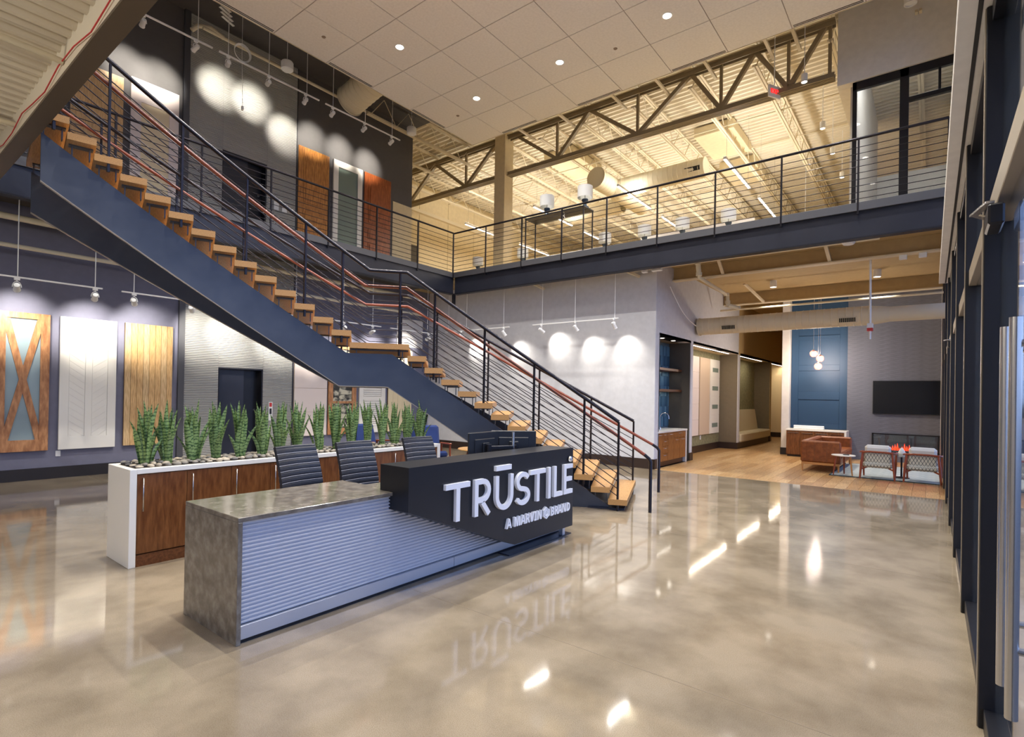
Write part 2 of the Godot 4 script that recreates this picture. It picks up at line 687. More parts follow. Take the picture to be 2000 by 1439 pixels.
func cloud():
	var o = struct("ceiling")
	var xs = [-9.965]
	for k in 9:
		xs.append(-8.893 + 1.136 * k)
	var zs = [-10.86]
	for k in 8:
		zs.append(-9.74 + 1.136 * k)
	var st = mb()
	bx(st, Vector3(xs[0], CY + 0.012, zs[0]), Vector3(xs[-1], CY + 0.09, zs[-1]))
	obj("grid_frame", st, M.cloud_grid, o)
	st = mb()
	for z in [zs[0] - 0.012, zs[-1] + 0.0]:
		bx(st, Vector3(xs[0] - 0.012, CY - 0.004, z), Vector3(xs[-1] + 0.012, CY + 0.1, z + 0.012))
	for x in [xs[0] - 0.012, xs[-1]]:
		bx(st, Vector3(x, CY - 0.004, zs[0] - 0.012), Vector3(x + 0.012, CY + 0.1, zs[-1] + 0.012))
	obj("edge_trim", st, M.duct_paint, o)
	var cache = {}
	for i in xs.size() - 1:
		for j in zs.size() - 1:
			var w = snappedf(xs[i + 1] - xs[i], 0.001)
			var d = snappedf(zs[j + 1] - zs[j], 0.001)
			var key = "%s %s" % [w, d]
			if not cache.has(key):
				st = mb()
				box(st, Vector3(w / 2, 0.012, d / 2), Vector3(w - 0.012, 0.024, d - 0.012), Basis(), 0.004)
				cache[key] = st.commit()
			put("tile", cache[key], M.cloud_white, o, Transform3D(Basis(), Vector3(xs[i], CY, zs[j])))
	# slot diffusers along the two edges
	for s in [[1, true], [3, true], [5, true], [0, true], [1, false], [3, false], [5, false], [7, false]]:
		st = mb()
		var k = s[0]
		for e in [0.045, 0.085]:
			if s[1]:
				if k == 0:
					continue
				bx(st, Vector3(xs[0] + e - 0.011, CY - 0.002, zs[k] + 0.03), Vector3(xs[0] + e + 0.011, CY + 0.004, zs[k + 1] - 0.03))
			else:
				bx(st, Vector3(xs[k] + 0.03, CY - 0.002, zs[0] + e - 0.011), Vector3(xs[k + 1] - 0.03, CY + 0.004, zs[0] + e + 0.011))
		if not (s[1] and k == 0):
			obj("slot_diffuser", st, M.black_slot, o)
	# round downlights, every second tile
	var n = 0
	for i in 4:
		for j in 4:
			var p = Vector3(-8.325 + 2.272 * i, CY, -9.172 + 2.272 * j)
			var shown = (i <= 2 and j == 0) or (i <= 1 and j == 1)
			var lab = "round recessed downlight farther back in the tile ceiling over the entrance"
			if shown:
				lab = "round recessed downlight in the tile ceiling, " + ([["at the corner nearest the column", "second along the edge towards the exit sign", "third along the edge, nearest the exit sign"], ["nearest the dark showroom wall", "cut by the top of the photo"]][j][i])
			var t = thing("downlight", lab, "downlight", p, 0.0, "recessed lobby downlights")
			st = mb()
			lathe(st, [Vector2(0.075, -0.004), Vector2(0.092, -0.008), Vector2(0.098, 0.0)], Vector3.ZERO, 20)
			obj("trim_ring", st, M.white_plastic, t)
			st = mb()
			lathe(st, [Vector2(0.0, -0.004), Vector2(0.078, -0.004)], Vector3.ZERO, 20)
			obj("light_lens", st, M.lit_down, t)
			spot(p + Vector3(0, -0.03, 0), p + Vector3(0, -3, 0), E_DOWN, 62.0, 1.0, Color(1.0, 0.985, 0.96), 0.05, t)
			n += 1
	# sprinkler caps
	for p in [Vector3(-9.27, CY, -5.83), Vector3(-9.21, CY, -9.48), Vector3(-4.94, CY, -9.45)]:
		st = mb()
		lathe(st, [Vector2(0.0, -0.012), Vector2(0.03, -0.012), Vector2(0.04, 0.0)], Vector3.ZERO, 14)
		var c = obj("fire_sprinkler", st, M.cloud_grid, self)
		c.position = p
		tag(c, "small round sprinkler cap in the ceiling tiles, %s" % ("near the dark showroom wall" if p.z > -7 else ("at the tile corner by the column" if p.x < -7 else "over the bridge railing")), "sprinkler", "sprinkler caps in the tile ceiling")

func web_path(a, b, lo, hi, pitch):
	var pts = []
	var n = int(round(a.distance_to(b) / pitch))
	for i in n + 1:
		var p = a.lerp(b, float(i) / n)
		p.y = lo if i % 2 == 0 else hi
		pts.append(p)
	return pts

func roof():
	var st = mb()
	ribbed(st, Vector3(-16.2, RY, 6.4), Vector3(16.8, 0, 0), Vector3(0, 0, -1), Vector3(0, 0.075, 0), 33.4, 0.19, 1.0, 0.62)
	bx(st, Vector3(-16.4, RY + 0.12, -27.2), Vector3(0.8, RY + 0.3, 6.6))
	solid("ceiling", st, M.roof_deck)
	# dark sheet below the deck, painting in its shade over the showroom walkway
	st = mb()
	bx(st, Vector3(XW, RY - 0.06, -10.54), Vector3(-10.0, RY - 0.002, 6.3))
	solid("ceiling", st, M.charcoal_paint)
	# open web joists along z
	var k = 0
	var nth = ["first", "second", "third", "fourth", "fifth", "sixth", "seventh", "eighth", "ninth", "tenth", "eleventh"]
	for x in [-0.25, -1.65, -3.05, -4.45, -5.87, -7.27, -8.67, -10.35, -11.47, -12.87, -14.27]:
		var z0 = TZ + 0.1 if x > -10.6 else -8.5
		var z1 = -26.8
		var t = thing_w("roof_joist", "cream open web roof joist, %s from the meeting room" % nth[k], "joist", Vector3(x, 8.72, z0), "open web roof joists")
		st = mb()
		for s in [-0.03, 0.03]:
			bx(st, Vector3(x + s - 0.022, 8.72, z1), Vector3(x + s + 0.022, 8.765, z0))
		obj("bottom_chord", st, M.joist_paint, t)
		st = mb()
		for s in [-0.03, 0.03]:
			bx(st, Vector3(x + s - 0.022, 9.30, z1), Vector3(x + s + 0.022, 9.35, z0))
		obj("top_chord", st, M.joist_paint, t)
		st = mb()
		tube(st, web_path(Vector3(x, 0, z0 - 0.1), Vector3(x, 0, z1 + 0.1), 8.76, 9.31, 0.42), 0.013, 5)
		obj("web", st, M.joist_paint, t)
		k += 1
	# bridging angles across the joists
	for z in [-14.6, -17.4, -20.2]:
		for y in [8.79, 9.27]:
			st = mb()
			bx(st, Vector3(-14.6, y, z - 0.015), Vector3(0.0, y + 0.03, z + 0.015))
			tag(obj("bridging_bar", st, M.joist_paint, self), "thin cream bridging angle crossing the roof joists, %s, %s row from the truss" % ["lower" if y < 9 else "upper", "first" if z > -15 else ("second" if z > -18 else "third")], "brace", "bridging angles between the roof joists")
	# girder truss over the bridge
	var g = thing_w("girder_truss", "deep tan steel girder truss over the bridge railing, from wall to column to window", "truss", Vector3(-6, 8.0, TZ))
	for y in [[8.0, "bottom_chord"], [9.07, "top_chord"]]:
		st = mb()
		for s in [-0.06, 0.06]:
			bx(st, Vector3(-15.0, y[0] - 0.02, TZ + s - 0.012), Vector3(-1.57, y[0] + 0.10, TZ + s + 0.012))
			bx(st, Vector3(-15.0, y[0] - 0.02 if y[0] < 8.5 else y[0] + 0.08, TZ + s - 0.05), Vector3(-1.57, y[0] if y[0] < 8.5 else y[0] + 0.10, TZ + s + 0.05))
		obj(y[1], st, M.girder_paint, g)
	var tops = [-14.2, -12.9, -10.3, -9.55, -7.147, -4.465, -3.07, -1.72]
	var legs = [[-11.545, -12.9], [-11.545, -10.3], [-8.15, -9.55], [-8.15, -7.147], [-5.785, -7.147], [-5.785, -4.465], [-3.78, -4.465], [-3.78, -3.07], [-2.41, -3.07], [-2.41, -1.75], [-14.2, -12.9]]
	for l in legs:
		st = mb()
		bar(st, Vector3(l[0], 8.07, TZ), Vector3(l[1], 9.10, TZ), 0.09, 0.09, Vector3.BACK)
		obj("diagonal", st, M.girder_paint, g)
	for x in [-11.545, -8.15, -5.785, -3.78, -2.41, -1.66]:
		st = mb()
		bx(st, Vector3(x - 0.03, 8.05, TZ - 0.03), Vector3(x + 0.03, 9.1, TZ + 0.03))
		obj("vertical", st, M.girder_paint, g)
	# column that carries it
	st = mb()
	bx(st, Vector3(-10.22, F2 - 0.3, -12.5), Vector3(-9.83, RY, -12.1), 0.01)
	tag(obj("steel_column", st, M.beige_paint, self), "square cream column rising behind the bridge railing to the truss", "column")
	# short joist stubs that hang between the cloud and the truss
	k = 0
	for x in [-8.9, -7.6, -6.1, -5.0, -3.9, -2.7, -2.2]:
		k += 1
		st = mb()
		bx(st, Vector3(x - 0.03, 8.78, TZ), Vector3(x + 0.03, 8.83, -10.0))
		tag(obj("hanger_angle", st, M.joist_paint, self), "short cream steel angle over the tile ceiling edge, %s from the column" % nth[k - 1], "brace", "angles over the tile ceiling edge")
	# wires between ceiling edge and truss are below a pixel and left out

func rail_run(t, a, b, posts, h = 1.07, rods = 9, mat = null):
	# straight guard rail, foot at a and b
	var st = mb()
	tube(st, [a + Vector3.UP * h, b + Vector3.UP * h], 0.024, 8)
	obj("top_rail", st, M.rail_steel, t)
	for i in posts + 1:
		var p = a.lerp(b, float(i) / posts)
		st = mb()
		box(st, p + Vector3.UP * (h / 2 - 0.1), Vector3(0.028, h + 0.2, 0.028))
		obj("post", st, M.rail_steel, t)
	for i in rods:
		var y = 0.06 + (h - 0.12) * float(i) / (rods - 0.2)
		st = mb()
		tube(st, [a + Vector3.UP * y, b + Vector3.UP * y], 0.0065, 5, false)
		obj("rod", st, M.rail_steel, t)

func upper_floor():
	# slabs
	var st = mb()
	bx(st, Vector3(-15.2, 4.62, -27.0), Vector3(0.5, F2 - 0.02, BZ - 0.12))
	solid("floor", st, M.tan_paint)
	st = mb()
	bx(st, Vector3(XW, 4.62, BZ), Vector3(BX - 0.1, F2 - 0.02, 6.3))
	solid("floor", st, M.dark_taupe)
	# landing at the stair head, ribbed underneath
	st = mb()
	bx(st, Vector3(BX - 0.1, 4.85, -1.345), Vector3(-2.4, F2 - 0.02, 6.3))
	ribbed(st, Vector3(-2.4, 4.77, -1.345), Vector3(0, 0, 7.6), Vector3(-1, 0, 0), Vector3(0, 0.07, 0), 7.9, 0.17, 1.0, 0.55)
	solid("floor", st, M.roof_deck)
	var lb = thing_w("landing_beam", "brown steel edge beam of the stair landing overhead, beige on its inner side", "beam", Vector3(-6.4, 4.3, -1.34))
	st = mb()
	bx(st, Vector3(BX, 4.30, -1.40), Vector3(-2.4, 4.325, -1.25))
	bx(st, Vector3(BX, 4.325, -1.40), Vector3(-2.4, F2, -1.385))
	obj("flange", st, M.landing_steel, lb)
	st = mb()
	bx(st, Vector3(BX, 4.325, -1.385), Vector3(-2.4, 4.86, -1.345))
	obj("web", st, M.roof_deck, lb)
	st = mb()
	var pts = []
	for i in 15:
		pts.append(Vector3(-10.0 + i * 0.5, 4.58 + 0.05 * sin(i * 1.9), -1.325))
	tube(st, pts, 0.006, 5)
	tag(obj("red_cable", st, M.red_print, self), "thin red cable clipped along the landing beam overhead", "cable")
	for x in [-8.4, -6.4, -4.6]:
		st = mb()
		tube(st, [Vector3(x, 4.62, -1.335), Vector3(x + 0.12, 4.64, 1.5)], 0.03, 8)
		tag(obj("conduit", st, M.duct_paint, self), "pale conduit under the ribbed landing deck, %s" % ("nearest the showroom wall" if x < -8 else ("above the stair head" if x < -6 else "farthest from the showroom wall")), "conduit", "conduits under the landing")
	# bridge
	var b = thing_w("bridge_beam", "long navy steel edge beam of the bridge crossing above the lounge opening", "beam", Vector3(-5, 4.3, BZ))
	st = mb()
	bx(st, Vector3(BX - 0.02, 4.76, BZ), Vector3(0.2, F2, BZ + 0.03), 0.004)
	obj("edge_plate", st, M.flange_grey, b)
	st = mb()
	bx(st, Vector3(BX, 4.31, BZ - 0.06), Vector3(0.2, 4.80, BZ - 0.03))
	obj("web", st, M.navy_steel, b)
	st = mb()
	bx(st, Vector3(BX, 4.30, BZ - 0.14), Vector3(0.2, 4.325, BZ + 0.02))
	obj("bottom_flange", st, M.dark_steel, b)
	var r = thing_w("bridge_railing", "black railing with thin horizontal rods along the bridge over the lounge opening", "railing", Vector3(-5, F2, BZ))
	rail_run(r, Vector3(-10.36, F2, BZ + 0.02), Vector3(0.18, F2, BZ + 0.02), 9)
	# side walkway
	b = thing_w("walkway_beam", "navy steel edge beam of the walkway along the upper showroom wall", "beam", Vector3(BX, 4.3, -6))
	st = mb()
	bx(st, Vector3(BX - 0.03, 4.76, BZ), Vector3(BX, F2, 6.0), 0.004)
	obj("edge_plate", st, M.flange_grey, b)
	st = mb()
	bx(st, Vector3(BX - 0.06, 4.31, BZ), Vector3(BX - 0.03, 4.80, 6.0))
	obj("web", st, M.navy_steel, b)
	st = mb()
	bx(st, Vector3(BX - 0.14, 4.30, BZ), Vector3(BX + 0.02, 4.325, 6.0))
	obj("bottom_flange", st, M.dark_steel, b)
	r = thing_w("walkway_railing", "black rod railing along the upper walkway in front of the hung doors", "railing", Vector3(BX, F2, -6))
	rail_run(r, Vector3(BX, F2, -10.55), Vector3(BX, F2, -1.55), 7)
	# hanging plate at the corner where the two beams meet
	st = mb()
	bx(st, Vector3(BX - 0.05, 3.95, BZ - 0.05), Vector3(BX + 0.02, 4.31, BZ + 0.02))
	tag(obj("corner_post", st, M.dark_steel, self), "short dark steel post under the corner of the two upper beams", "post")

# ---------------------------------------------------------------- stair
const SC = Vector3(-0.8293, 0.0, -0.5513)
const TH0 = -1.98164
const DTH = 0.0354026
const RISE = 0.163188
const LAND = 2.2943     # extra steps of going on the landing

func sp(s, R, y):
	var a = TH0 - DTH * s
	return SC + Vector3(R * cos(a), y, R * sin(a))

# a line that follows both flights at a given height over the nosings, flat over the landing
func flight_y(s, low, flat, high):
	var y0 = (s + 1.0) * RISE + low
	var y1 = (s + 1.0 - LAND) * RISE + high
	return y1 if y1 > flat else min(y0, flat)

func curve_pts(R, s0, s1, low, flat, high, step = 0.5):
	var ss = []
	var s = s0
	while s < s1:
		ss.append(s)
		s += step
	ss.append(s1)
	for k in [(flat - low) / RISE - 1.0, (flat - high) / RISE - 1.0 + LAND]:
		if k > s0 and k < s1:
			ss.append(k)
	ss.sort()
	var pts = []
	for q in ss:
		if pts.is_empty() or pts[-1].distance_to(sp(q, R, flight_y(q, low, flat, high))) > 0.02:
			pts.append(sp(q, R, flight_y(q, low, flat, high)))
	return pts

func stringer(t, R, w, s0, s1):
	var ss = []
	var n = 116
	for i in n + 1:
		ss.append(lerpf(s0, s1, float(i) / n))
	for k in [12.9, 15.45, 13.1, 15.8]:
		ss.append(k)
	ss.sort()
	var st = mb()
	var ring = []
	for s in ss:
		var yt = flight_y(s, -0.123, 2.146, -0.165)
		var yb = max(flight_y(s, -0.625, 1.682, -0.69), 0.0)
		yt = max(yt, yb + 0.02)
		ring.append([sp(s, R, yt), sp(s, R + w, yt), sp(s, R + w, yb), sp(s, R, yb)])
	for i in ring.size() - 1:
		var A = ring[i]
		var B = ring[i + 1]
		var c = (sp(ss[i], R, 0) - SC).normalized()
		var d = (sp(ss[i + 1], R, 0) - SC).normalized()
		qn(st, A[0], A[3], B[3], B[0], -c, -c, -d, -d)
		qn(st, A[1], B[1], B[2], A[2], c, d, d, c)
		quad(st, A[0], B[0], B[1], A[1])
		quad(st, A[3], A[2], B[2], B[3])
	quad(st, ring[0][0], ring[0][1], ring[0][2], ring[0][3])
	quad(st, ring[-1][0], ring[-1][3], ring[-1][2], ring[-1][1])
	obj("stringer", st, M.stair_steel, t)
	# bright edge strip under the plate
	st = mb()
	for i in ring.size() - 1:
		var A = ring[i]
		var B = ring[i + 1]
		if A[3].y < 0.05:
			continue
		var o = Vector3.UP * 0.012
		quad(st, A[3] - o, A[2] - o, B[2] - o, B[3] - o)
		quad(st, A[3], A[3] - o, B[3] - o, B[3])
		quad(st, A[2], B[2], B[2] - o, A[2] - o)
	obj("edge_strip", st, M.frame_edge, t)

func tread_mesh(s0, s1, Ri, Ro, y):
	# local shape about the tread's middle, x along its length
	var mid = (s0 + s1) / 2.0
	var a = TH0 - DTH * mid
	var b = Basis(Vector3(cos(a), 0, sin(a)), Vector3.UP, Vector3(cos(a), 0, sin(a)).cross(Vector3.UP))
	var o = sp(mid, (Ri + Ro) / 2.0, y)
	return Transform3D(b, o)

func wedge(st, t, s0, s1, Ri, Ro, y1, y0, n = 1):
	var inv = t.affine_inverse()
	for i in n:
		var a = lerpf(s0, s1, float(i) / n)
		var c = lerpf(s0, s1, float(i + 1) / n)
		var A = [sp(a, Ri, y1), sp(a, Ro, y1), sp(c, Ro, y1), sp(c, Ri, y1)]
		var B = [sp(a, Ri, y0), sp(a, Ro, y0), sp(c, Ro, y0), sp(c, Ri, y0)]
		for k in 4:
			A[k] = inv * A[k]
			B[k] = inv * B[k]
		quad(st, A[0], A[1], A[2], A[3])
		quad(st, B[0], B[3], B[2], B[1])
		quad(st, A[0], B[0], B[1], A[1])
		quad(st, A[2], B[2], B[3], A[3])
		quad(st, A[1], B[1], B[2], A[2])
		quad(st, A[3], B[3], B[0], A[0])

func staircase():
	var t = thing_w("staircase", "curved open stair with thick oak treads, navy steel stringers and rod railings", "staircase", Vector3(-6, 0, -4))
	var Ri = 6.778
	var Ro = 8.66
	for R in [[6.93, 0.05], [8.46, 0.05]]:
		stringer(t, R[0], R[1], 0.0, 29.15)
	# treads
	for k in range(1, 29):
		var s1 = k - 1.0 + (LAND if k >= 14 else 0.0)
		var s0 = k - 1.0 - 1.079 + (LAND if k > 14 else 0.0)
		var y = k * RISE
		var tr = tread_mesh(s0, s1, Ri, Ro, y)
		var st = mb()
		wedge(st, tr, s0, s1, Ri, Ro, y, y - 0.078, 4 if k == 14 else 1)
		put("tread", st.commit(), M.oak, t, tr)
		# steel seat under each tread
		var mid = (s0 + s1) / 2.0
		if k > 1:
			for R in [6.955, 8.485]:
				st = mb()
				for q in ([-0.32, 0.32] if k != 14 else [-1.3, 1.3]):
					var p = sp(mid + q, R, y - 0.078)
					var a = TH0 - DTH * mid
					box(st, p + Vector3(0, -0.07, 0), Vector3(0.06, 0.14, 0.012), Basis(Vector3.UP, -a))
				var p2 = sp(mid, R, y - 0.085)
				box(st, p2, Vector3(0.08, 0.02, 0.22 if k != 14 else 0.8), Basis(Vector3.UP, -(TH0 - DTH * mid)))
				obj("seat_bracket", st, M.stair_steel, t)
	# guard rails
	for side in [[6.80, 6.87, -0.54], [8.63, 8.56, -0.9]]:
		var R = side[0]
		var rs = [[-0.54 if R < 7 else -0.92, 29.15]]
		var st = mb()
		tube(st, curve_pts(R, rs[0][0], 29.15, 1.165, 3.305, 1.19), 0.025, 8)
		obj("top_rail", st, M.rail_steel, t)
		for i in 9:
			var h = 0.13 + 0.103 * i
			st = mb()
			tube(st, curve_pts(R, rs[0][0], 29.15, h, 2.14 + h, h + 0.02), 0.0065, 5, false)
			obj("rod", st, M.rail_steel, t)
		# timber handrail on brackets, carried past the bottom step and down to the floor
		var Rh = side[1]
		st = mb()
		var hp = curve_pts(Rh, -2.0, 29.15, 0.955, 3.10, 0.945)
		tube(st, hp, 0.022, 8)
		obj("handrail", st, M.redwood_rail, t)
		st = mb()
		var e0 = sp(-2.0, Rh, -1.0 * RISE + 0.955)
		var e1 = sp(-2.25, Rh, -1.25 * RISE + 0.955 - 0.01)
		var e2 = sp(-2.34, Rh, 0.70)
		tube(st, [e0 + (e1 - e0) * -0.05, e1, e2, Vector3(e2.x, 0.0, e2.z)], 0.023, 8)
		obj("rail_leg", st, M.rail_steel, t)
		for k in [0, 3, 6, 9, 12, 14, 15, 17, 20, 23, 26, 28]:
			var s = k - 1.54 + (LAND if k > 14 else 0.0)
			if k == 0:
				s = rs[0][0]
			if k == 14:
				s = 12.5
			var top = flight_y(s, 1.165, 3.305, 1.19)
			var foot = k * RISE - 0.17
			if k == 0:
				foot = 0.0
			st = mb()
			var p = sp(s, R, 0)
			bx(st, Vector3(p.x - 0.012, foot, p.z - 0.012), Vector3(p.x + 0.012, top, p.z + 0.012))
			obj("post", st, M.rail_steel, t)
			st = mb()
			var hy = flight_y(s, 0.955, 3.10, 0.945)
			tube(st, [sp(s, R, hy - 0.06), sp(s, Rh, hy - 0.06), sp(s, Rh, hy)], 0.006, 5)
			if k > 0:
				var q = sp(s, R + (0.08 if R < 7 else -0.08), foot + 0.05)
				bar(st, Vector3(p.x, foot + 0.05, p.z), q, 0.03, 0.06)
			obj("post_bracket", st, M.rail_steel, t)
	# steel foot plate
	var fs = mb()
	var tr2 = tread_mesh(-1.0, 0.2, 6.9, 8.55, 0.0)
	wedge(fs, tr2, -0.9, 1.2, 6.9, 8.55, 0.022, 0.0)
	put("foot_plate", fs.commit(), M.navy_steel, t, tr2)

# ---------------------------------------------------------------- showroom wall
const UZ = Vector3(0, 0, -1)

# a door slab hung on the showroom wall; outlines on it use u (towards -z) and v (up) from its lower near corner
func hung(called, label, group, z0, z1, y0, y1, mat, th = 0.045):
	var t = thing_w(called, label, "display door", Vector3(XW, y0, (z0 + z1) / 2), group)
	var st = mb()
	bx(st, Vector3(XW + 0.012, y0, z1), Vector3(XW + 0.012 + th, y1, z0), 0.004)
	obj("slab", st, mat, t)
	t.set_meta("_w", 0)
	t.remove_meta("_w")
	return t

func dface(th = 0.045):
	return XW + 0.012 + th

func rect(u0, v0, u1, v1):
	return [Vector2(u0, v0), Vector2(u1, v0), Vector2(u1, v1), Vector2(u0, v1)]

func relief_part(t, called, poly, z0, y0, x, d, mat):
	var st = mb()
	prism(st, poly, Vector3(x, y0, z0), UZ, Vector3.UP, Vector3(d, 0, 0))
	return obj(called, st, mat, t)

func frame_parts(t, called, w, h, sw, tw, bw, z0, y0, x, d, mat):
	relief_part(t, called, rect(0, 0, sw, h), z0, y0, x, d, mat)
	relief_part(t, called, rect(w - sw, 0, w, h), z0, y0, x, d, mat)
	relief_part(t, called, rect(sw, 0, w - sw, bw), z0, y0, x, d, mat)
	relief_part(t, called, rect(sw, h - tw, w - sw, h), z0, y0, x, d, mat)

func arch_poly(u0, v0, u1, v1, rise):
	var o = [Vector2(u0, v0), Vector2(u1, v0)]
	for i in 13:
		var a = PI * i / 12.0
		o.append(Vector2((u0 + u1) / 2 + (u1 - u0) / 2 * cos(a), v1 - rise + rise * sin(a)))
	return o

func showroom_wall():
	var g = "doors hung on the lower showroom wall"
	var g2 = "doors hung on the upper showroom wall"
	var x = dface()
	# pilasters
	for y in [[0.0, F2 - 0.3], [F2, RY]]:
		var st = mb()
		bx(st, Vector3(XW, y[0], -4.535), Vector3(XW + 0.06, y[1], -4.42), 0.004)
		solid("trim_2" if y[0] < 1 else "trim_3", st, M.flange_grey)
	# ribbed metal cladding round the two lifts
	for y in [[0.0, 2.07, 4.62, "lower"], [F2, 6.75, RY, "upper"]]:
		var st = mb()
		var N = Vector3(1, 0, 0)
		for zz in [[-4.54, -5.21, y[0], y[2]], [-6.19, -6.90, y[0], y[2]], [-5.21, -6.19, y[1], y[2]]]:
			ribbed(st, Vector3(XW + 0.012, zz[2], zz[0]), Vector3(0, 0, zz[1] - zz[0]), Vector3.UP, N, zz[3] - zz[2], 0.036, 0.012, 0.5)
		tag(obj("metal_cladding", st, M.ribbed_metal, self), "%s sheet of horizontally ribbed grey metal around a lift doorway" % y[3], "cladding")
		st = mb()
		bx(st, Vector3(XW, y[0], -6.915), Vector3(XW + 0.03, y[2], -6.90))
		bx(st, Vector3(XW, y[0], -4.545), Vector3(XW + 0.03, y[2], -4.535))
		solid("trim_4", st, M.dark_steel)
		# lift: reveal, two leaves
		var t = thing_w("lift_doorway", "dark %s lift doorway in the ribbed metal wall" % y[3], "doorway", Vector3(XW, y[0], -5.7))
		st = mb()
		bx(st, Vector3(XW - 0.3, y[0], -5.24), Vector3(XW + 0.01, y[1], -5.21))
		bx(st, Vector3(XW - 0.3, y[0], -6.19), Vector3(XW + 0.01, y[1], -6.16))
		bx(st, Vector3(XW - 0.3, y[1] - 0.03, -6.16), Vector3(XW + 0.01, y[1], -5.24))
		obj("jamb", st, M.dark_steel, t)
		st = mb()
		bx(st, Vector3(XW - 0.16, y[0] + 0.01, -5.82), Vector3(XW - 0.12, y[1] - 0.03, -5.24))
		obj("leaf", st, M.navy_steel, t)
		st = mb()
		bx(st, Vector3(XW - 0.22, y[0] + 0.01, -6.16), Vector3(XW - 0.18, y[1] - 0.03, -5.80))
		obj("leaf", st, M.black_panel, t)
		st = mb()
		lathe(st, [Vector2(0.0, 0.012), Vector2(0.022, 0.012), Vector2(0.028, 0.0)], Vector3(XW - 0.18, y[0] + 1.15, -6.1), 14, Basis(Vector3.BACK, -PI / 2))
		obj("call_button", st, M.chrome, t)
	# notice by the lower lift
	var st = mb()
	var sg = thing_w("notice_plate", "narrow white notice with a red print beside the lower lift doorway", "notice", Vector3(XW, 0.97, -6.375))
	bx(st, Vector3(XW + 0.026, 0.90, -6.42), Vector3(XW + 0.034, 1.33, -6.33))
	obj("plate", st, M.white_plastic, sg)
	st = mb()
	bx(st, Vector3(XW + 0.034, 1.22, -6.405), Vector3(XW + 0.037, 1.31, -6.345))
	obj("red_print", st, M.red_print, sg)
	st = mb()
	bx(st, Vector3(XW + 0.034, 1.05, -6.40), Vector3(XW + 0.037, 1.18, -6.35))
	obj("dark_print", st, M.black_plastic, sg)
	for q in [[0.43, -2.56, "white socket plate on the slate wall below the chevron door"], [0.43, -9.05, "white socket plate on the slate wall below the louvred door"]]:
		st = mb()
		bx(st, Vector3(XW, q[0] - 0.05, q[1] - 0.035), Vector3(XW + 0.012, q[0] + 0.05, q[1] + 0.035), 0.003)
		bx(st, Vector3(XW + 0.012, q[0] - 0.03, q[1] - 0.015), Vector3(XW + 0.015, q[0] + 0.03, q[1] + 0.015))
		tag(obj("socket_plate", st, M.white_plastic, self), q[2], "socket")
	for z in [-6.42, -6.62]:
		st = mb()
		bx(st, Vector3(XW + 0.024, 5.78, z - 0.06), Vector3(XW + 0.034, 5.98, z + 0.06), 0.003)
		tag(obj("switch_plate", st, M.white_plastic, self), "white control plate on the upper ribbed wall, %s the lift" % ("next to" if z > -6.5 else "farther from"), "switch", "control plates by the upper lift")
	# --- lower doors
	var y0 = 0.50
	var h = 2.33
	# braced glass door
	var t = thing_w("display_door", "oak framed barn door with frosted glass and crossed braces", "display door", Vector3(XW, y0, -2.08), g)
	var w = 0.68
	relief_part(t, "glass_panel", rect(0.05, 0.05, w - 0.05, h - 0.05), -1.73, y0, XW + 0.012, 0.02, M.frosted)
	frame_parts(t, "frame_rail", w, h, 0.12, 0.10, 0.19, -1.73, y0, XW + 0.012, 0.05, M.knotty_oak)
	for k in [[Vector2(0.12, 0.19), Vector2(w - 0.12, h - 0.10)], [Vector2(w - 0.12, 0.19), Vector2(0.12, h - 0.10)]]:
		st = mb()
		stroke(st, k, 0.095, Vector3(XW + 0.012, y0, -1.73), UZ, Vector3.UP, Vector3(0.044 if k[0].x < 0.3 else 0.04, 0, 0))
		obj("brace", st, M.knotty_oak, t)
	# white chevron door
	t = hung("display_door", "white door with two tall panels of chevron boards", g, -2.55, -3.375, y0, y0 + h, M.white_laminate, 0.03)
	w = 0.825
	frame_parts(t, "frame_rail", w, h, 0.13, 0.16, 0.22, -2.55, y0, XW + 0.042, 0.016, M.white_laminate)
	relief_part(t, "frame_rail", rect(w / 2 - 0.05, 0.22, w / 2 + 0.05, h - 0.16), -2.55, y0, XW + 0.042, 0.016, M.white_laminate)
	for p in 2:
		var u0 = 0.13 if p == 0 else w / 2 + 0.05
		var u1 = w / 2 - 0.05 if p == 0 else w - 0.13
		var clip = PackedVector2Array(rect(u0 + 0.004, 0.224, u1 - 0.004, h - 0.164))
		var sl = -0.75 if p == 0 else 0.75
		var v = -0.2
		while v < h + 0.2:
			var b = PackedVector2Array([Vector2(u0, v + (sl * (u0 - u0))), Vector2(u1, v + sl * (u1 - u0)), Vector2(u1, v + sl * (u1 - u0) + 0.112), Vector2(u0, v + 0.112)])
			for poly in Geometry2D.intersect_polygons(b, clip):
				if poly.size() >= 3:
					relief_part(t, "board", poly, -2.55, y0, XW + 0.042, 0.006, M.white_laminate)
			v += 0.118
	# blond plank door
	t = hung("display_door", "blond wood door of vertical tongue boards", g, -3.505, -4.315, y0 + 0.01, y0 + h, M.groove, 0.03)
	for i in 8:
		relief_part(t, "board", rect(i * 0.10125 + 0.003, 0, (i + 1) * 0.10125 - 0.003, h - 0.01), -3.505, y0 + 0.01, XW + 0.042, 0.014, M.blond if i % 3 else M.blond_light)
	# pale panelled flush door
	t = hung("display_door", "pale pink door divided by three fine horizontal grooves", g, -6.94, -7.82, y0, y0 + h, M.linen_door, 0.03)
	for i in 4:
		relief_part(t, "panel", rect(0, i * h / 4 + 0.004, 0.88, (i + 1) * h / 4 - 0.004), -6.94, y0, XW + 0.042, 0.014, M.pink_door)
	# door with art glass
	t = thing_w("display_door", "honey wood door with three dark art glass panes", "display door", Vector3(XW, y0, -8.28), g)
